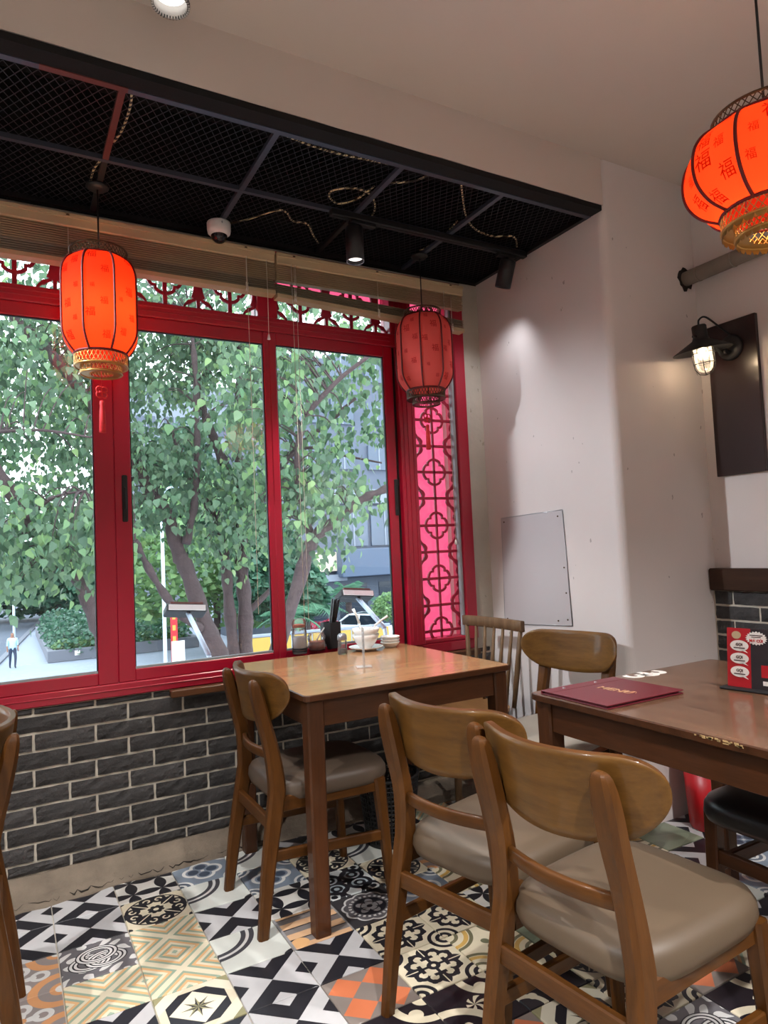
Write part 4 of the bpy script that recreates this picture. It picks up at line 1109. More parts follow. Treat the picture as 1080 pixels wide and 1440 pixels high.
def spoon(loc, rot, label):
    t = thing('soup_spoon', label, 'spoon', loc); t.rotation_euler = rot
    m = MB(); rows = []
    for f, w_, z in ((0, .004, .012), (.15, .018, .004), (.4, .022, 0), (.7, .016, .004), (.9, .008, .01)):
        rows.append([(f*.05, -w_, z+.006), (f*.05, -w_*.6, z), (f*.05, w_*.6, z), (f*.05, w_, z+.006), (f*.05, w_*.5, z+.003), (f*.05, -w_*.5, z+.003)])
    m.sweep(rows); m.build('spoon_bowl', 'porcelain', t)
    MB().tube([(.042, 0, .012), (.08, 0, .022), (.115, 0, .026)], [.006, .005, .007], 8).build('handle', 'porcelain', t)
spoon(pl+Vector((.004, -.01, .078)), (0, radians(-22), radians(-18)), 'white porcelain spoon with its handle sticking out to the right of the top bowl')
spoon(pl+Vector((-.01, .01, .075)), (0, radians(-58), radians(165)), 'white porcelain spoon standing up at the left of the top bowl')
b2 = Vector(base(549, 910))
for k in range(3):
    o = MB().lathe([(0, 0), (.026, 0), (.028, .004), (.043, .02), (.045, .025), (.042, .024), (.026, .008), (0, .006)], 30).build('sauce_dish', 'porcelain', None, b2+Vector((.001*k, .001*k, .0125*k)))
    tag(o, ('bottom', 'middle', 'top')[k]+' white sauce dish of the small stack beside the bowls', 'dish', 'stacked sauce dishes')
t = thing('sign_holder', 'clear acrylic T-shaped sign holder standing on the window table, empty', 'sign holder', base(512, 938), radians(-20))
MB().cbox((-.03, -.022, 0), (.03, .022, .003), .001).build('foot', 'acrylic', t)
MB().cbox((-.0022, -.02, .003), (.0022, .02, .15), .001).build('upright', 'acrylic', t)

# ------------------------------------------------------------------ on the menu table
A, B, Cc = atz(759, 971, H1+.012), atz(853, 993, H1+.012), atz(951, 967, H1+.012)
t = thing('menu_book', 'dark red menu book with gold lettering lying on the table corner', 'menu', (1.378, 1.302, H1+.0005), 0)
W_, D_ = .305, .252
MB().cbox((0, 0, 0), (W_, D_, .003), .001).build('back_cover', 'menu_red', t)
MB().box((.004, .008, .003), (W_-.012, D_-.008, .0085)).build('pages', 'menu_red', t)
cv = MB(); cv.cbox((0, 0, .0085), (W_, D_, .0115), .001); cv = cv.build('front_cover', 'menu_red', t)
MB().cbox((0, D_-.002, 0), (W_, D_+.004, .0115), .001).build('spine', 'menu_red', t)
MB().box((0, D_-.043, .0112), (W_, D_-.040, .0117)).build('crease', 'lantern_rib', cv)
for x in (.07, .2): MB().lathe([(0, .0135), (.004, .013), (.005, .0115)], 12, (x, D_-.02, 0)).build('stud', 'steel', cv)
def put_text(body, size, mt, par, M4, bold=0.0, ext=.0004, nm='lettering'):
    me = textmesh(body, size, ext, bold); me.transform(M4); me.materials.clear(); me.materials.append(MATS[mt]); return link(nm, me, par)
put_text('MENU', .042, 'menu_gold', cv, Matrix.Translation((.16, .118, .0119)) @ Matrix.Rotation(radians(-90), 4, 'Z') @ Matrix.Rotation(radians(6), 4, 'Z'), .0004)
MB().tube([Vector((.165+.02*sin(k*.6), .05+.006*k, .0118)) for k in range(9)], .0007, 4).build('flourish', 'menu_gold', cv)
m33 = atz(907, 948.6, H1)
for k, p in enumerate((atz(897, 950, H1), atz(918, 947.5, H1))):
    me = textmesh('3', .145, .0003, .0034); me.transform(Matrix.Rotation(radians(-82), 4, 'Z')); me.materials.clear(); me.materials.append(MATS['sign_white'])
    o = link('table_number', me, T2, (p.x-(1.37+2.225)/2, p.y-(.79+1.6)/2, H1+.0006))
    o['label'] = 'white number three sticker'
# promotional stand
s0, s1 = atz(1024, 967, H1), atz(1090, 976, H1); sd = (s1-s0); sd.z = 0; yaw = math.atan2(sd.y, sd.x)
t = thing('promo_stand', 'red and dark promotional card in a clear stand with black foot on the menu table', 'card stand', (s0.x, s0.y, H1+.0005), yaw)
SW, SH = .15, .168
MB().cbox((-.012, -.03, 0), (SW+.01, .03, .006), .002).build('foot', 'rubber', t)
LT = Matrix.Translation((0, 0, .006)) @ Matrix.Rotation(radians(-6), 4, 'X')
pn = MB().cbox((0, -.0012, 0), (SW, .0012, SH), .0004).xf(LT).build('card', 'sign_red', t)
MB().box((.068, -.0019, 0), (SW, -.0012, SH)).xf(LT).build('dark_half', 'sign_dark', pn)
MB().box((.1, -.0025, .012), (SW, -.0019, .024)).xf(LT).build('caption_bar', 'sign_white', pn)
MB().box((.096, -.0024, .034), (SW, -.0019, .068)).xf(LT).build('colour_block', 'sign_red', pn)
def disc(cx, cz, rx, rz_, mt, nm, spikes=0):
    P = []
    for k in range(40):
        a = 2*pi*k/40; q = 1+(.1*(-1)**k if spikes else 0); P.append((cx+rx*q*cos(a), cz+rz_*q*sin(a)))
    return MB().prism(P, 1, -.0032, -.002).xf(LT).build(nm, mt, pn)
RX = LT @ Matrix.Translation((0, -.0034, 0)) @ Matrix.Rotation(pi/2, 4, 'X')
for cz, tx in ((.118, 'GỌI'), (.082, 'GỌI'), (.044, 'GỌI')):
    disc(.036, cz, .026, .0155, 'sign_white', 'speech_bubble')
    MB().prism([(.048, cz-.01), (.06, cz-.019), (.038, cz-.012)], 1, -.0032, -.002).xf(LT).build('bubble_tail', 'sign_white', pn)
    put_text(tx, .011, 'ink', pn, RX @ Matrix.Translation((.036, cz+.003, 0)), .0004)
    MB().box((.02, -.0036, cz-.008), (.052, -.0032, cz-.005)).xf(LT).build('small_print', 'ink', pn)
disc(.084, .142, .028, .018, 'sign_white', 'burst', 1)
MB().box((.066, -.0036, .149), (.102, -.0032, .1515)).xf(LT).build('small_print', 'ink', pn)
MB().box((.071, -.0036, .144), (.097, -.0032, .1462)).xf(LT).build('small_print', 'ink', pn)
put_text('MÓ CÚI', .0105, 'ink_red', pn, RX @ Matrix.Translation((.084, .1345, 0)), .0005)
disc(.028, .148, .013, .011, 'blind_beige', 'round_badge')

# ------------------------------------------------------------------ on the walls and the floor
q = [atx(px, py, XP-.004) for px, py in ((705, 729), (790.5, 717), (805, 880), (710.5, 877))]
t = thing('metal_sheet', 'plain pale metal sheet screwed crookedly to the white pier wall', 'metal sheet', (XP, q[3].y, q[3].z))
pl4 = [(p.y-q[3].y, p.z-q[3].z) for p in q]
MB().prism(pl4, 0, -.005, -.001).build('plate', 'sheet_metal', t)
for a, b in zip(pl4, pl4[1:]+pl4[:1]): MB().tube([(-.0035, a[0], a[1]), (-.0035, b[0], b[1])], .0022, 6).build('edge', 'steel', t)
for u, v in ((.05, .04), (.93, .05), (.95, .95), (.82, .96), (.96, .5), (.96, .72), (.05, .95)):
    a = Vector(pl4[0]).lerp(Vector(pl4[1]), u); b = Vector(pl4[3]).lerp(Vector(pl4[2]), u); p = a.lerp(b, v)
    MB().tube([(-.0045, p.x, p.y), (-.0075, p.x, p.y)], .004, 8).build('screw', 'bronze', t)
# lamp board and barn lamp
b1, b3 = atx(993.3, 462, XR-.02), atx(1077.7, 662, XR-.02)
t = tag(MB().cbox((XR-.02, b3.y, b3.z), (XR-.0005, b1.y, b1.z), .002).build('wall_board', 'mahogany'), 'tall dark mahogany board on the right wall behind the barn lamp', 'wall board')
bp = atx(1028, 489, XR-.022)
t = thing('wall_lamp', 'black barn wall lamp with caged glass and lit filament bulb on the mahogany board', 'wall lamp', (XR-.0205, bp.y, bp.z))
MB().lathe([(0, 0), (.055, 0), (.058, -.004), (.052, -.014), (.03, -.02), (0, -.022)], 28).xf(Matrix.Rotation(radians(90), 4, 'Y')).build('wall_plate', 'black_metal', t)
hd = Vector((-.21, 0, .015))
MB().tube(spline([(-.015, 0, -.02), (-.07, 0, -.03), (-.13, 0, .01), (-.17, 0, .02)], 6), .009, 10).build('arm', 'black_metal', t)
MB().tube([(-.06, -.018, -.026), (-.06, .018, -.026)], .012, 10).build('swivel', 'black_metal', t)
def H(p): return [(r, z) for r, z in p]
tl = Matrix.Translation(hd) @ Matrix.Rotation(radians(-8), 4, 'Y')
MB().lathe([(0, .06), (.026, .06), (.03, .055), (.03, .01), (.036, -.004), (.05, -.012), (.118, -.05), (.12, -.054), (.114, -.051), (.046, -.02), (.03, -.01)], 36).xf(tl).build('shade', 'black_metal', t)
MB().tube([(.03, 0, .012), (-.005, 0, .012)], .006, 8).xf(tl @ Matrix.Translation((-.045, 0, 0))).build('wing_nut', 'black_metal', t)
MB().tube(spline([tl @ Vector((0, 0, .06)), tl @ Vector((.01, 0, .085)), tl @ Vector((.06, .0, .095)), (-.06, 0, .08), (-.004, 0, .06)], 6), .004, 8).build('flex', 'rubber', t)
MB().lathe([(.034, -.014), (.037, -.03), (.037, -.1), (.033, -.126), (.02, -.142), (0, -.146)], 24).xf(tl).build('glass', 'clear_glass', t)
MB().lathe([(0, -.012), (.012, -.014), (.013, -.03), (.022, -.055), (.024, -.07), (.018, -.086), (0, -.094)], 18).xf(tl).build('bulb', 'clear_glass', t)
m = MB()
for k in range(4):
    a = k*pi/2+.3; m.tube([tl @ Vector((.007*cos(a), .007*sin(a), -.035)), tl @ Vector((.007*cos(a+.6), .007*sin(a+.6), -.074))], .0013, 6)
m.build('filament', 'filament', t)
m = MB()
for z, r in ((-.06, .044), (-.105, .043)): m.tube([tl @ Vector((r*cos(a*pi/14), r*sin(a*pi/14), z)) for a in range(28)], .0018, 6, closed=True)
for k in range(4):
    a = k*pi/2+.5; m.tube([tl @ Vector((r*cos(a), r*sin(a), z)) for r, z in ((.042, -.018), (.044, -.09), (.040, -.126), (.024, -.15), (0, -.156))], .0018, 6)
m.build('cage', 'black_metal', t)
l = bpy.data.lights.new('wall_lamp_glow', 'POINT'); l.energy = 1.1; l.color = (1, .74, .48); l.shadow_soft_size = .012
o = bpy.data.objects.new('wall_lamp_glow', l); COL.objects.link(o); o.location = Vector((XR-.0205, bp.y, bp.z))+(tl @ Vector((0, 0, -.06)))
# pipe coming out of a broken hole in the pier
pz = atx(966, 392, 2.79)
t = thing('insulated_pipe', 'lagged grey pipe running along the top of the right wall into a ragged hole', 'pipe', (0, 0, 0))
MB().tube([(2.79, YF-.002, pz.z), (2.795, .2, pz.z+.01)], .034, 14).build('lagging', 'pipe_wrap', t)
for k in range(9): y = 1.93-.17*k; MB().tube([(2.79, y, pz.z), (2.79, y-.006, pz.z)], .0355, 14).build('wrap_band', 'bronze' if k % 3 == 2 else 'pipe_wrap', t)
m = MB(); r = random.Random(11); P = []
for k in range(18): a = 2*pi*k/18; rr = .042+r.uniform(-.006, .012); P.append((2.785+rr*cos(a), pz.z+rr*sin(a)*1.2))
m.prism(P, 1, YF-.004, YF-.0005); m.build('ragged_hole', 'crack', t)
# waste baskets
bp_ = atz(530, 1204, 0)
t = thing('waste_basket', 'black perforated waste basket on the tiled floor under the window table', 'basket', (1.375, 2.52, .001))
m = MB(); n = 44; RB, RT, HH = .095, .125, .27
for k in range(n):
    a = 2*pi*k/n; m.tube([(RB*cos(a), RB*sin(a), .008), (RT*cos(a), RT*sin(a), HH)], .0042, 4, cap=False)
for q in range(15):
    z = .012+q*(HH-.016)/14; r_ = RB+(RT-RB)*z/HH; m.tube([(r_*cos(2*pi*k/n), r_*sin(2*pi*k/n), z) for k in range(n)], .0038, 4, closed=True)
tag(m.build('lattice_side', 'rubber', t), kind='stuff')
MB().lathe([(0, .002), (RB, .002), (RB+.004, 0), (RB+.004, .014), (RB-.002, .014), (0, .006)], 36).build('bottom', 'rubber', t)
MB().tube([(RT*cos(2*pi*k/36), RT*sin(2*pi*k/36), HH) for k in range(36)], .006, 6, closed=True).build('rim', 'rubber', t)
t = thing('red_bin', 'red tapered bin with a black band standing by the right wall', 'bin', (2.53, 1.86, .001))
MB().lathe([(0, 0), (.085, 0), (.088, .004), (.104, .27), (.1, .27), (.084, .006), (0, .006)], 32).build('body', 'bin_red', t)
MB().lathe([(.1, .268), (.1055, .268), (.1055, .281), (.1, .281)], 32).build('band', 'rubber', t)
MB().lathe([(.1, .281), (.106, .281), (.106, .30), (.09, .335), (.05, .35), (0, .352)], 32).build('lid', 'bin_red', t)
# ------------------------------------------------------------------ outside: street one storey below
G = -3.8
gr = struct(MB().box((-60, 3.3, G-.3), (120, 160, G)).build('ground', 'pavement'))
k0, k1, k2 = atz(0, 935, G), atz(65, 868, G), atz(95, 840, G)
d = (k1-k0).normalized(); a = k0-d*14; b = k0+d*95
m = MB(); nrm = Vector((-d.y, d.x, 0))
m.add([a, b, b+nrm*30, a+nrm*30], [(0, 1, 2, 3)]); 
for v in range(4): m.v[v] = (m.v[v][0], m.v[v][1], G+.01)
struct(m.build('road', 'asphalt'))
m = MB(); m.add([a, b, b+nrm*.3, a+nrm*.3]+[p+Vector((0, 0, .1)) for p in (a, b, b+nrm*.3, a+nrm*.3)], [(3, 2, 1, 0), (4, 5, 6, 7), (0, 1, 5, 4), (1, 2, 6, 5), (2, 3, 7, 6), (3, 0, 4, 7)])
struct(m.build('kerb', 'granite'))
LEAFV = [(0, 0, 0), (-.36, .02, .05), (-.5, .3, .08), (-.33, .68, .05), (0, 1.18, -.06), (.33, .68, .05), (.5, .3, .08), (.36, .02, .05), (0, .35, -.02), (0, .7, -.03)]
LEAFF = [(0, 1, 8), (1, 2, 8), (2, 3, 9, 8), (3, 4, 9), (4, 5, 9), (5, 6, 8, 9), (6, 7, 8), (7, 0, 8)]
LME = {}
for mt in ('leaf_green', 'leaf_bright', 'leaf_dark'):
    LME[mt] = MB().add(LEAFV, LEAFF, 0, True).mesh('leaf', mt, fix=False)
def leaf_mtx(rnd, p, s, droop=.7):
    a = rnd.uniform(0, 2*pi); tip = Vector((cos(a)*(1-droop), sin(a)*(1-droop), -droop*rnd.uniform(.5, 1.2))).normalized()
    n = Vector((rnd.gauss(0, 1), rnd.gauss(0, 1), rnd.uniform(.2, 1.4))); n = (n-tip*n.dot(tip)).normalized(); x = tip.cross(n)
    return Matrix(((x.x*s, tip.x*s, n.x*s, p.x), (x.y*s, tip.y*s, n.y*s, p.y), (x.z*s, tip.z*s, n.z*s, p.z), (0, 0, 0, 1)))
def pxpath(pts, y0, y1):
    n = len(pts)-1; return [aty(px, py, y0+(y1-y0)*i/n) for i, (px, py) in enumerate(pts)]
def tree(label, loc, limbs, crowns, ncl, size, mt, seed, nobj, mix=None):
    rnd = random.Random(seed); t = thing('tree', label, 'tree', loc, group='trees outside the window')
    off = Vector(loc); pts = []
    for k, (path, r0, r1) in enumerate(limbs):
        P = [p-off for p in spline(path, 5)]; n = len(P)
        rs = [r0+(r1-r0)*i/(n-1)+.012*sin(i*1.9) * (r0 > .05) for i in range(n)]
        MB().tube(P, rs, 10).build('trunk' if k == 0 else 'branch', 'bark', t); pts += P
    leaves = []; tw = MB()
    for c in range(ncl):
        cen, rad = crowns[rnd.randrange(len(crowns))]; cen = Vector(cen)+Vector((0, 1.0, 0))
        while True:
            q = Vector((rnd.uniform(-1, 1), rnd.uniform(-1, 1), rnd.uniform(-1, 1)))
            if .25 < q.length < 1: break
        c0 = Vector(cen)-off+Vector((q.x*rad[0], q.y*rad[1], q.z*rad[2]))
        near = min(pts, key=lambda p: (p-c0).length_squared)
        if rnd.random() < .6 and (near-c0).length < 1.1: tw.tube(spline([near, near.lerp(c0, .5)+Vector((0, 0, .12)), c0], 3), [.012, .010, .009, .008, .007, .005, .004], 4, cap=False)
        for _ in range(rnd.randint(11, 19)):
            p = c0+Vector((rnd.gauss(0, .17), rnd.gauss(0, .17), rnd.gauss(0, .13)-.04)); leaves.append((p, size*rnd.uniform(.65, 1.25)))
    camv = Vector((0, 0, CAMH))-off
    leaves.sort(key=lambda l: (l[0]-camv).length/l[1])
    fo = MB()
    for i, (p, s) in enumerate(leaves):
        M4 = leaf_mtx(rnd, p, s)
        if i < nobj:
            o = link('leaf', LME[mix if mix and rnd.random() < .3 else mt], t); o.matrix_local = M4
        else: fo.add([M4 @ Vector(v) for v in LEAFV], LEAFF, 1 if mix and rnd.random() < .25 else 0, True)
    tag(fo.build('foliage', [mt, mix or mt], t, fix=False), kind='stuff'); tag(tw.build('twigs', 'bark', t, fix=False), kind='stuff')
    return t
def dn(p, z=G): return Vector((p.x, p.y, z))
# leaning tree at the left
P1 = pxpath([(150, 925), (134, 871), (112, 815), (89, 790), (39, 728), (0, 669), (-60, 560)], 8.6, 8.0)
tree('leaning street tree seen through the leftmost pane, trunk slanting up to the left', (P1[0].x+.25, P1[0].y, G),
     [([Vector((P1[0].x+.25, P1[0].y, G)), Vector((P1[0].x+.12, P1[0].y, -1.6))]+P1, .11, .06), (pxpath([(39, 728), (75, 700), (120, 690)], 8.1, 7.6), .025, .008), (pxpath([(0, 607), (60, 605), (128, 615)], 8.4, 8.0), .022, .01)],
     [(aty(30, 600, 8.6), (1.5, 1.6, 1.7)), (aty(60, 760, 7.0), (.8, .8, .6)), (aty(20, 500, 9.0), (1.4, 1.6, 1.2)), (aty(50, 560, 9.4), (1.2, 1.2, 1.2)), (aty(70, 400, 9.4), (1.9, 1.6, 1.0))], 470, .082, 'leaf_green', 21, 170, 'leaf_bright')
# forked tree in the middle pane
P2 = pxpath([(312, 935), (290, 880), (262, 800), (252, 780), (236, 727), (209, 684), (165, 620), (127, 567), (80, 508), (57, 482), (21, 446), (-20, 380)], 9.0, 9.6)
tree('forked street tree in the middle pane, its left limb reaching the leftmost pane', (P2[0].x+.15, P2[0].y, G),
     [([Vector((P2[0].x+.15, P2[0].y, G)), Vector((P2[0].x+.08, P2[0].y, -1.6))]+P2, .13, .05), (pxpath([(262, 765), (274, 704), (277, 660), (277, 604), (274, 515), (268, 450)], 9.05, 9.3), .055, .03), (pxpath([(283, 885), (250, 860), (215, 810), (190, 760)], 9.0, 8.4), .06, .035), (pxpath([(277, 610), (300, 575), (330, 566)], 9.2, 8.8), .014, .006)],
     [(aty(225, 540, 9.0), (1.3, 1.5, 1.35)), (aty(215, 660, 8.2), (.75, .9, .8)), (aty(150, 470, 9.5), (1.5, 1.5, 1.0)), (aty(240, 410, 9.2), (1.5, 1.6, 1.0))], 300, .082, 'leaf_green', 22, 150)
# twin-trunk tree
P3 = pxpath([(345, 940), (345, 860), (340, 800), (338, 749), (327, 682), (309, 638), (292, 593), (283, 567), (275, 500)], 9.6, 10.2)
tree('twin-trunk street tree behind the right part of the middle pane', (P3[0].x, P3[0].y, G),
     [([Vector((P3[0].x, P3[0].y, G)), Vector((P3[0].x, P3[0].y, -1.5))]+P3, .13, .045), (pxpath([(330, 930), (322, 850), (316, 780), (303, 733), (283, 693), (263, 664), (240, 600)], 9.6, 10.0), .09, .03), (pxpath([(340, 760), (338, 700), (336, 655), (332, 589), (340, 500)], 9.7, 9.9), .07, .035), (pxpath([(350, 860), (372, 838), (400, 810)], 9.7, 9.5), .05, .03), (pxpath([(345, 740), (395, 660), (413, 632), (447, 606), (500, 560)], 9.7, 8.6), .07, .025), (pxpath([(392, 657), (430, 630), (480, 640), (537, 651)], 9.2, 8.4), .03, .012)],
     [(aty(340, 560, 9.6), (1.4, 1.5, 1.5)), (aty(355, 720, 8.6), (.6, .7, .85)), (aty(300, 470, 9.8), (1.3, 1.5, .9)), (aty(380, 430, 9.4), (1.5, 1.5, .9))], 290, .082, 'leaf_green', 23, 150, 'leaf_bright')
# tree filling the right pane, closest to the glass
P4 = pxpath([(420, 820), (440, 760), (466, 737), (505, 705), (539, 689), (600, 660)], 7.6, 7.0)
tree('leafy street tree closest to the glass, filling the right pane with big heart leaves', (P4[0].x-.6, P4[0].y+.5, G),
     [([Vector((P4[0].x-.6, P4[0].y+.5, G)), Vector((P4[0].x-.45, P4[0].y+.4, -1.0))]+P4, .10, .035), (pxpath([(440, 760), (420, 690), (425, 600), (470, 540), (520, 500)], 7.6, 6.8), .05, .02)],
     [(aty(465, 590, 7.2), (1.15, 1.2, 1.25)), (aty(475, 700, 6.6), (.8, .7, .6)), (aty(430, 520, 6.4), (.8, .8, .8)), (aty(560, 560, 7.2), (1.0, 1.1, 1.6)), (aty(500, 440, 7.2), (1.4, 1.2, .9))], 270, .085, 'leaf_green', 24, 200, 'leaf_bright')
def mass(name, label, cat, items, n, size, mt, seed, trunk=None, group=None):
    """rounded mass of leaves: items = list of (centre, radii)"""
    rnd = random.Random(seed); o0 = Vector((items[0][0].x, items[0][0].y, G)); t = thing(name, label, cat, o0, group=group); fo = MB()
    for _ in range(n):
        c, r = items[rnd.randrange(len(items))]
        v = Vector((rnd.gauss(0, 1), rnd.gauss(0, 1), rnd.gauss(0, 1))).normalized()*rnd.uniform(.72, 1.03)
        p = c-o0+Vector((v.x*r[0], v.y*r[1], v.z*r[2]))
        if p.z < .1: continue
        M4 = leaf_mtx(rnd, p, size*rnd.uniform(.6, 1.3), .3); fo.add([M4 @ Vector(q) for q in ((0, 0, 0), (-.5, .4, .1), (0, 1.1, 0), (.5, .4, .1))], [(0, 1, 2), (0, 2, 3)], 0, True)
    tag(fo.build('foliage', mt, t, fix=False), kind='stuff')
    if trunk: MB().tube([(0, 0, 0), (.1, 0, trunk*.5), (0, .1, trunk)], [.22, .18, .12], 8).build('trunk', 'bark', t)
    return t
# planter with hedge
pA = atz(67, 933, G)
t = thing('stone_planter', 'long low granite planter box on the pavement below the hedge', 'planter', (pA.x, pA.y, G))
m = MB(); W_, D_ = 7.6, 16.0
for lo, hi in (((0, 0, 0), (W_, .3, .6)), ((0, D_-.3, 0), (W_, D_, .6)), ((0, .3, 0), (.3, D_-.3, .6)), ((W_-.3, .3, 0), (W_, D_-.3, .6))): m.cbox(lo, hi, .03)
m.build('kerbing', 'granite', t)
MB().box((.3, .3, 0), (W_-.3, D_-.3, .45)).build('soil', 'bark', t)
MB().box((1.25, -.03, .26), (1.5, 0, .5)).build('plaque', 'sign_white', t)
mass('hedge', 'clipped green hedge growing in the granite planter', 'hedge', [(pA+Vector((1.5+1.5*(k % 4), 2.0+3.2*(k//4), .8+.12*(k//4)+.15*(k % 2))), (1.5, 2.2, .85)) for k in range(16)], 13000, .2, 'leaf_dark', 31)
mass('hedge', 'bright lime low border in front of the green hedge', 'hedge', [(pA+Vector((.8+.8*k, .75, .75)), (.55, .4, .34)) for k in range(8)], 2600, .13, 'leaf_bright', 32)
# trees in the middle distance
for i, (px, py, Y, rx, rz_, mt, l_, tk) in enumerate(((300, 770, 36, 5, 4.2, 'leaf_bright', 'bright green bushy tree beyond the planter', 3.2), (262, 690, 58, 3.0, 6, 'leaf_dark', 'tall dark tree far behind the bushy one', 5), (80, 800, 62, 4.5, 3.0, 'leaf_dark', 'dark round street tree above the far end of the pavement', 4), (15, 790, 70, 6, 5, 'leaf_dark', 'dark tree at the far left beyond the lamp post', 4), (382, 805, 31, 2, 2.2, 'leaf_dark', 'dark tree to the right beyond the twin trunks', 2.6))):
    c = aty(px, py, Y); mass('far_tree', l_, 'tree', [(c, (rx, rx*.7, rz_)), (c+Vector((rx*.5, -1, -rz_*.4)), (rx*.6, rx*.5, rz_*.6)), (c+Vector((-rx*.5, -.5, -rz_*.3)), (rx*.6, rx*.5, rz_*.6))], 5200, .55 if Y > 45 else .38, mt, 40+i, max(2, c.z-G-rz_*.4), 'trees in the distance')
# lamp posts, banner
for px, Y, h, l_ in ((20, 46, 8.5, 'pale lamp post beside the road behind the walking man'), (232, 27, 7.5, 'pale post carrying the red banner')):
    p = aty(px, 900, Y); t = thing('lamp_post', l_, 'lamp post', (p.x, p.y, G))
    MB().lathe([(0, 0), (.16, 0), (.16, .1), (.1, .25), (.075, 1.2), (.06, h), (0, h)], 14).build('pole', 'galvanised', t)
    MB().tube(spline([(0, 0, h-.1), (.3, 0, h+.25), (1.1, 0, h+.3)], 5), .04, 8).build('arm', 'galvanised', t)
    MB().cbox((.9, -.12, h+.22), (1.6, .12, h+.34), .03).build('lamp_head', 'alu', t)
pb = aty(236, 852, 27); pc = aty(236, 930, 27)
t = thing('banner', 'narrow red vertical banner on the post beside the planter', 'banner', (pb.x+.06, 26.9, pc.z-.4))
MB().box((0, 0, 0), (.26, .02, pb.z-pc.z+.4)).build('cloth', 'sign_red', t)
for k in range(5): MB().box((.07, -.012, .3+.42*k), (.19, 0, .5+.42*k)).build('yellow_mark', 'hoarding_yellow', t)
pw = aty(253, 930, 26); t = thing('notice_board', 'white notice board on a stand beside the red banner', 'notice board', (pw.x, 26.2, G))
MB().cbox((-.24, 0, aty(253, 930, 26).z-G-.1), (.24, .03, aty(253, 902, 26).z-G), .01).build('board', 'sign_white', t)
MB().tube([(0, .03, 0), (0, .03, aty(253, 905, 26).z-G)], .03, 8).build('post', 'galvanised', t)
# sign floodlights bolted to the outside of the window wall
def flood(px0, py0, px1, py1, label):
    a = aty(px0, py0, 3.17); b = atx(px1, py1, a.x)
    t = thing('sign_floodlight', label, 'floodlight', (a.x, 3.121, .58), group='sign floodlights outside')
    e = b-Vector((a.x, 3.121, .58)); s_ = a-Vector((a.x, 3.121, .58))
    MB().cbox((-.03, 0, -.06), (.03, .01, .06), .003).build('wall_plate', 'alu', t)
    MB().tube([(0, .01, 0), s_], .011, 8).build('strut', 'galvanised', t)
    MB().tube([s_, e], .013, 4).build('arm', 'galvanised', t)
    m = MB(); m.cbox((-.12, -.05, -.02), (.085, .055, .02), .006); q = Matrix.Translation(e+Vector((.01, -.04, -.02))) @ Matrix.Rotation(radians(-24), 4, 'X') @ Matrix.Rotation(radians(6), 4, 'Y')
    m.xf(q).build('housing', 'rubber', t)
    MB().box((-.11, -.056, -.016), (.075, -.05, .012)).xf(q).build('front_glass', 'sign_white', t)  # white colour stands in for the reflection on the lamp glass
    MB().box((-.1, -.045, .02), (.065, .05, .03)).xf(q).build('heat_sink', 'rail_rust', t)
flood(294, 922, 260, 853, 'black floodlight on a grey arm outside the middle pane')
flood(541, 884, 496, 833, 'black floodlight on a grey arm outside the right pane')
# yellow hoarding, car, palms, topiary
A = aty(352, 893, 26); B = atz(548, 876, A.z); t = thing('hoarding', 'long yellow street hoarding with a pale top rail', 'hoarding', (A.x, A.y, G))
dv = B-A; dv.z = 0; L = dv.length; hz = A.z-G; t.rotation_euler = (0, 0, math.atan2(dv.y, dv.x))
for k in range(7):
    a = L*k/7; b = L*(k+1)/7-.06; MB().cbox((a, -.04, .05), (b, .04, hz-.14), .02).build('panel', 'hoarding_yellow', t)
    MB().tube([(a, .06, 0), (a, .06, hz)], .04, 8).build('post', 'galvanised', t)
MB().cbox((0, -.05, hz-.12), (L, .05, hz), .02).build('top_rail', 'facade_pale', t)
cr = aty(508, 872, 33)
t = thing('car', 'white car parked beyond the yellow hoarding', 'car', (cr.x, cr.y, G), radians(-62))
m = MB(); sec = []
prof = [(-2.2, .35, .75, .8), (-2.15, .3, .95, .86), (-1.2, .25, 1.02, .9), (-.6, .25, 1.04, .91), (1.2, .25, 1.05, .91), (2.1, .3, 1.0, .86), (2.25, .35, .8, .8)]
for x, z0, z1, w_ in prof: sec.append([(x, -w_, z0+.1), (x, -w_*.8, z0), (x, w_*.8, z0), (x, w_, z0+.1), (x, w_, z1-.2), (x, w_*.92, z1), (x, -w_*.92, z1), (x, -w_, z1-.2)])
m.sweep(sec).build('body', 'car_white', t)
m = MB(); sec = []
for x, z1, w_ in ((-1.15, 1.0, .8), (-.35, 1.5, .66), (.3, 1.56, .66), (1.3, 1.52, .64), (2.05, 1.02, .76)): sec.append([(x, -.84, .98), (x, .84, .98), (x, w_, z1), (x, -w_, z1)])
cb_ = m.sweep(sec, 0, False).build('cabin_glass', 'car_glass', t)
MB().cbox((-.4, -.67, 1.5), (1.35, .67, 1.6), .04).build('roof', 'car_white', t)
MB().cbox((-.1, -.4, 1.6), (.75, .4, 1.612), .005).build('sunroof', 'car_glass', t)
for s in (-1, 1):
    for p, q in (((-1.15, .82, 1.0), (-.38, .68, 1.53)), ((.35, .8, 1.0), (.35, .68, 1.55)), ((2.05, .78, 1.02), (1.32, .66, 1.55))): MB().tube([(p[0], s*p[1], p[2]), (q[0], s*q[1], q[2])], .05, 6).build('pillar', 'car_white', t)
    MB().cbox((-.95, s*.86-.1, 1.0), (-.75, s*.86+.1, 1.16), .03).build('mirror', 'car_white', t)
    for x in (-1.4, 1.4): MB().tube([(x, s*.7, .33), (x, s*.9, .33)], .33, 18).build('wheel', 'tyre', t)
    MB().cbox((-2.2, s*.6-.18, .7), (-2.1, s*.6+.18, .85), .03).build('headlamp', 'sign_white', t)
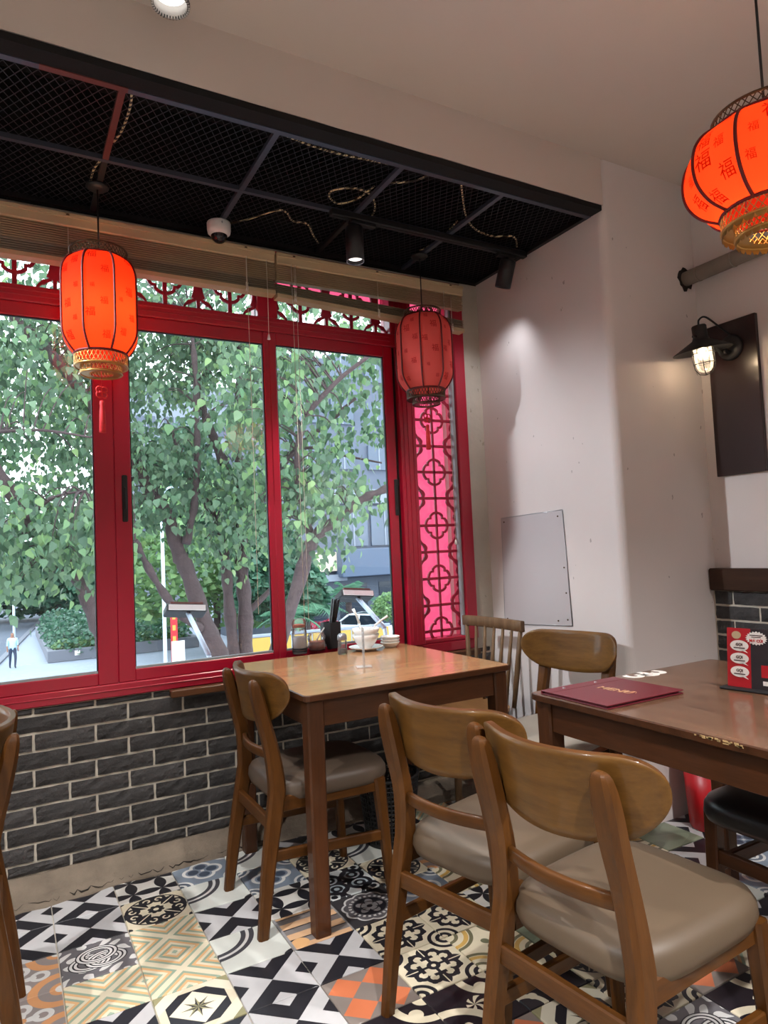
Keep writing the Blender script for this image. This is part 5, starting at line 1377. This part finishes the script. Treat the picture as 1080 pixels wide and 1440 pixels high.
def palm(px, py, Y, h, n, label, seed):
    c = aty(px, py, Y); t = thing('palm', label, 'palm', (c.x, c.y, G), group='palms by the shop front'); r = random.Random(seed); z0 = c.z-G
    MB().tube([(0, 0, 0), (0, 0, z0)], [.22, .18], 10).build('trunk', 'bark', t)
    for k in range(n):
        a = 2*pi*k/n+r.uniform(-.2, .2); el = r.uniform(.2, 1.2); m = MB(); P = []
        for q in range(9):
            f = q/8; rr = h*f*cos(el)*1.0; z = z0+h*f*sin(el)-h*.55*f*f; P.append(Vector((rr*cos(a), rr*sin(a), z)))
        m.tube(P, .025, 4)
        sd = Vector((-sin(a), cos(a), 0))
        for q in range(1, 9):
            for s in (-1, 1):
                for w_ in (0, .5):
                    p = P[q-1].lerp(P[q], w_); l = h*.3*sin(pi*min(1, (q+w_)/9.2)); e = p+sd*s*l+(P[q]-P[q-1]).normalized()*l*.5+Vector((0, 0, -l*.35)); m.add([p+Vector((0, 0, .04)), p-Vector((0, 0, .04)), e], [(0, 1, 2)])
        m.build('frond', 'leaf_palm', t, fix=False)
palm(430, 856, 30, 2.2, 16, 'spreading palm left of the car by the shop front', 1); palm(490, 838, 37, 2.2, 16, 'taller palm behind the car by the shop front', 2); palm(408, 868, 27, 1.6, 14, 'small palm beside the middle post by the shop front', 3)
tp = aty(553, 852, 29); mass('topiary', 'round clipped topiary tree right of the car', 'topiary', [(tp, (1.0, 1.0, .7))], 1200, .16, 'leaf_bright', 61, tp.z-G-.3)
fb = aty(440, 880, 31); mass('flower_bed', 'low bed of pink flowers left of the car', 'flower bed', [(fb+Vector((.9*k-1, 0, -.1)), (.6, .5, .35)) for k in range(3)], 500, .22, 'flower_pink', 62)
# buildings
bA, bB = aty(398, 800, 44), aty(640, 800, 44); bw = bB.x-bA.x+14
t = thing('shop_building', 'blue-grey shop building across the street with awning and dark shop front', 'building', (bA.x, 44, G))
MB().box((0, .2, 0), (bw, 12, 19)).build('wall', 'facade', t)
zof = lambda py, px=500: aty(px, py, 44).z-G
xo = lambda px, py=760: aty(px, py, 44).x-bA.x
MB().box((.3, 0, 0), (bw, .2, zof(812))).build('shop_front', 'facade_dark', t)
MB().cbox((xo(470), -1.2, zof(810)), (bw, .2, zof(772)), .05).build('awning', 'awning_blue', t)
MB().box((xo(400), -.5, zof(815)), (xo(482), .2, zof(806))).build('canopy', 'facade_pale', t)
MB().cbox((xo(440), -.3, zof(804, 455)), (xo(480), 0, zof(777, 455)), .03).build('sign', 'sign_beige', t)
MB().box((xo(470), -.2, zof(708)), (bw, .2, zof(688))).build('white_band', 'facade_pale', t)
for k in range(7):
    x = xo(478)+k*2.6; w_ = MB().box((x, 0, zof(768)), (x+2.3, .25, zof(712))).build('window', 'facade_glass', t); MB().box((x+1.1, -.05, zof(768)), (x+1.2, .05, zof(712))).build('mullion', 'facade_pale', w_)
for fl_ in range(3):
    for k in range(9):
        x = 1.2+k*2.9; z = zof(660)+fl_*3.3; w_ = MB().box((x, 0, z), (x+1.8, .25, z+1.8)).build('window', 'facade_glass', t); MB().box((x+.85, -.04, z), (x+.95, .05, z+1.8)).build('mullion', 'facade_pale', w_)
for k in range(8): x = 1+k*3.2; MB().box((x, -.06, .2), (x+2.2, .02, 2.6)).build('shop_window', 'car_glass', t)
pA2 = aty(330, 815, 40); t = thing('shop_kiosk', 'low shop with big white letters on a pale fascia behind the twin trunks', 'building', (pA2.x, 40, G))
wk = aty(396, 815, 40).x-pA2.x
MB().box((0, .2, 0), (wk, 4, aty(365, 830, 40).z-G)).build('wall', 'facade_dark', t)
zf0, zf1 = aty(365, 828, 40).z-G, aty(365, 814, 40).z-G
MB().cbox((-.2, -.3, zf0), (wk+.2, 4, zf1), .04).build('fascia', 'facade_pale', t)
put_text('NIV', 1.0, 'sign_white', t, Matrix.Translation((aty(367, 806, 40).x-pA2.x, -.1, aty(367, 806, 40).z-G)) @ Matrix.Rotation(pi/2, 4, 'X'), .03, .06)
MB().box((.6, .1, zf0-.9), (wk-.2, .19, zf0-.1)).build('lit_menu', 'hoarding_yellow', t)
pp = aty(180, 700, 75); t = thing('office_block', 'pale office block far behind the trees', 'building', (pp.x, 75, G)); wd = aty(400, 600, 75).x-pp.x
MB().box((0, .2, 0), (wd, 14, aty(290, 545, 75).z-G)).build('wall', 'facade_pale', t)
for fl_ in range(6):
    for k in range(6):
        x = 1.0+k*wd/6; z = 4+fl_*3.6; w_ = MB().box((x, 0, z), (x+wd/9, .25, z+2)).build('window', 'facade', t); MB().box((x+wd/18, -.05, z), (x+wd/18+.12, .05, z+2)).build('mullion', 'facade_pale', w_)
# walking man: one skinned body, coloured by region
pm_ = atz(18, 940, G)
me = bpy.data.meshes.new('person')
J = [(0, 0, .93), (0, .01, 1.15), (0, .01, 1.38), (0, 0, 1.5), (0, -.02, 1.6), (0, -.02, 1.74), (.19, 0, 1.42), (.22, .02, 1.15), (.23, -.06, .9), (-.19, 0, 1.42), (-.22, .04, 1.15), (-.22, .0, .9), (.1, 0, .9), (.11, -.1, .5), (.1, -.02, .09), (.1, -.14, .04), (-.1, 0, .9), (-.1, .02, .5), (-.1, .14, .1), (-.1, .03, .04), (.235, -.09, .8), (-.22, -.02, .8)]
E_ = [(0, 1), (1, 2), (2, 3), (3, 4), (4, 5), (2, 6), (6, 7), (7, 8), (8, 20), (2, 9), (9, 10), (10, 11), (11, 21), (0, 12), (12, 13), (13, 14), (14, 15), (0, 16), (16, 17), (17, 18), (18, 19)]
RR = [.15, .15, .15, .06, .085, .075, .07, .055, .04, .07, .055, .04, .1, .075, .05, .045, .1, .075, .05, .045, .035, .035]
me.from_pydata(J, E_, []); o = bpy.data.objects.new('person', me); COL.objects.link(o)
sk = o.modifiers.new('s', 'SKIN'); me.skin_vertices[0].data[0].use_root = True
for i, r in enumerate(RR): me.skin_vertices[0].data[i].radius = (r, r*.85)
o.modifiers.new('d', 'SUBSURF').levels = 1
dg = bpy.context.evaluated_depsgraph_get(); me2 = bpy.data.meshes.new_from_object(o.evaluated_get(dg)); bpy.data.objects.remove(o)
for q in ('skin', 'shirt_blue', 'trousers', 'rubber', 'hair'): me2.materials.append(MATS[q])
for p in me2.polygons:
    c = p.center; p.use_smooth = True
    p.material_index = 3 if c.z < .1 else 2 if c.z < .98 and abs(c.x) < .21 else 4 if c.z > 1.7 else 0 if c.z > 1.47 or (abs(c.x) > .2 and c.z < 1.12) else 1
o = link('person', me2, None, (pm_.x, pm_.y, G+.0), (0, 0, radians(10)))
tag(o, 'man in light blue shirt and dark trousers walking on the pavement', 'person')
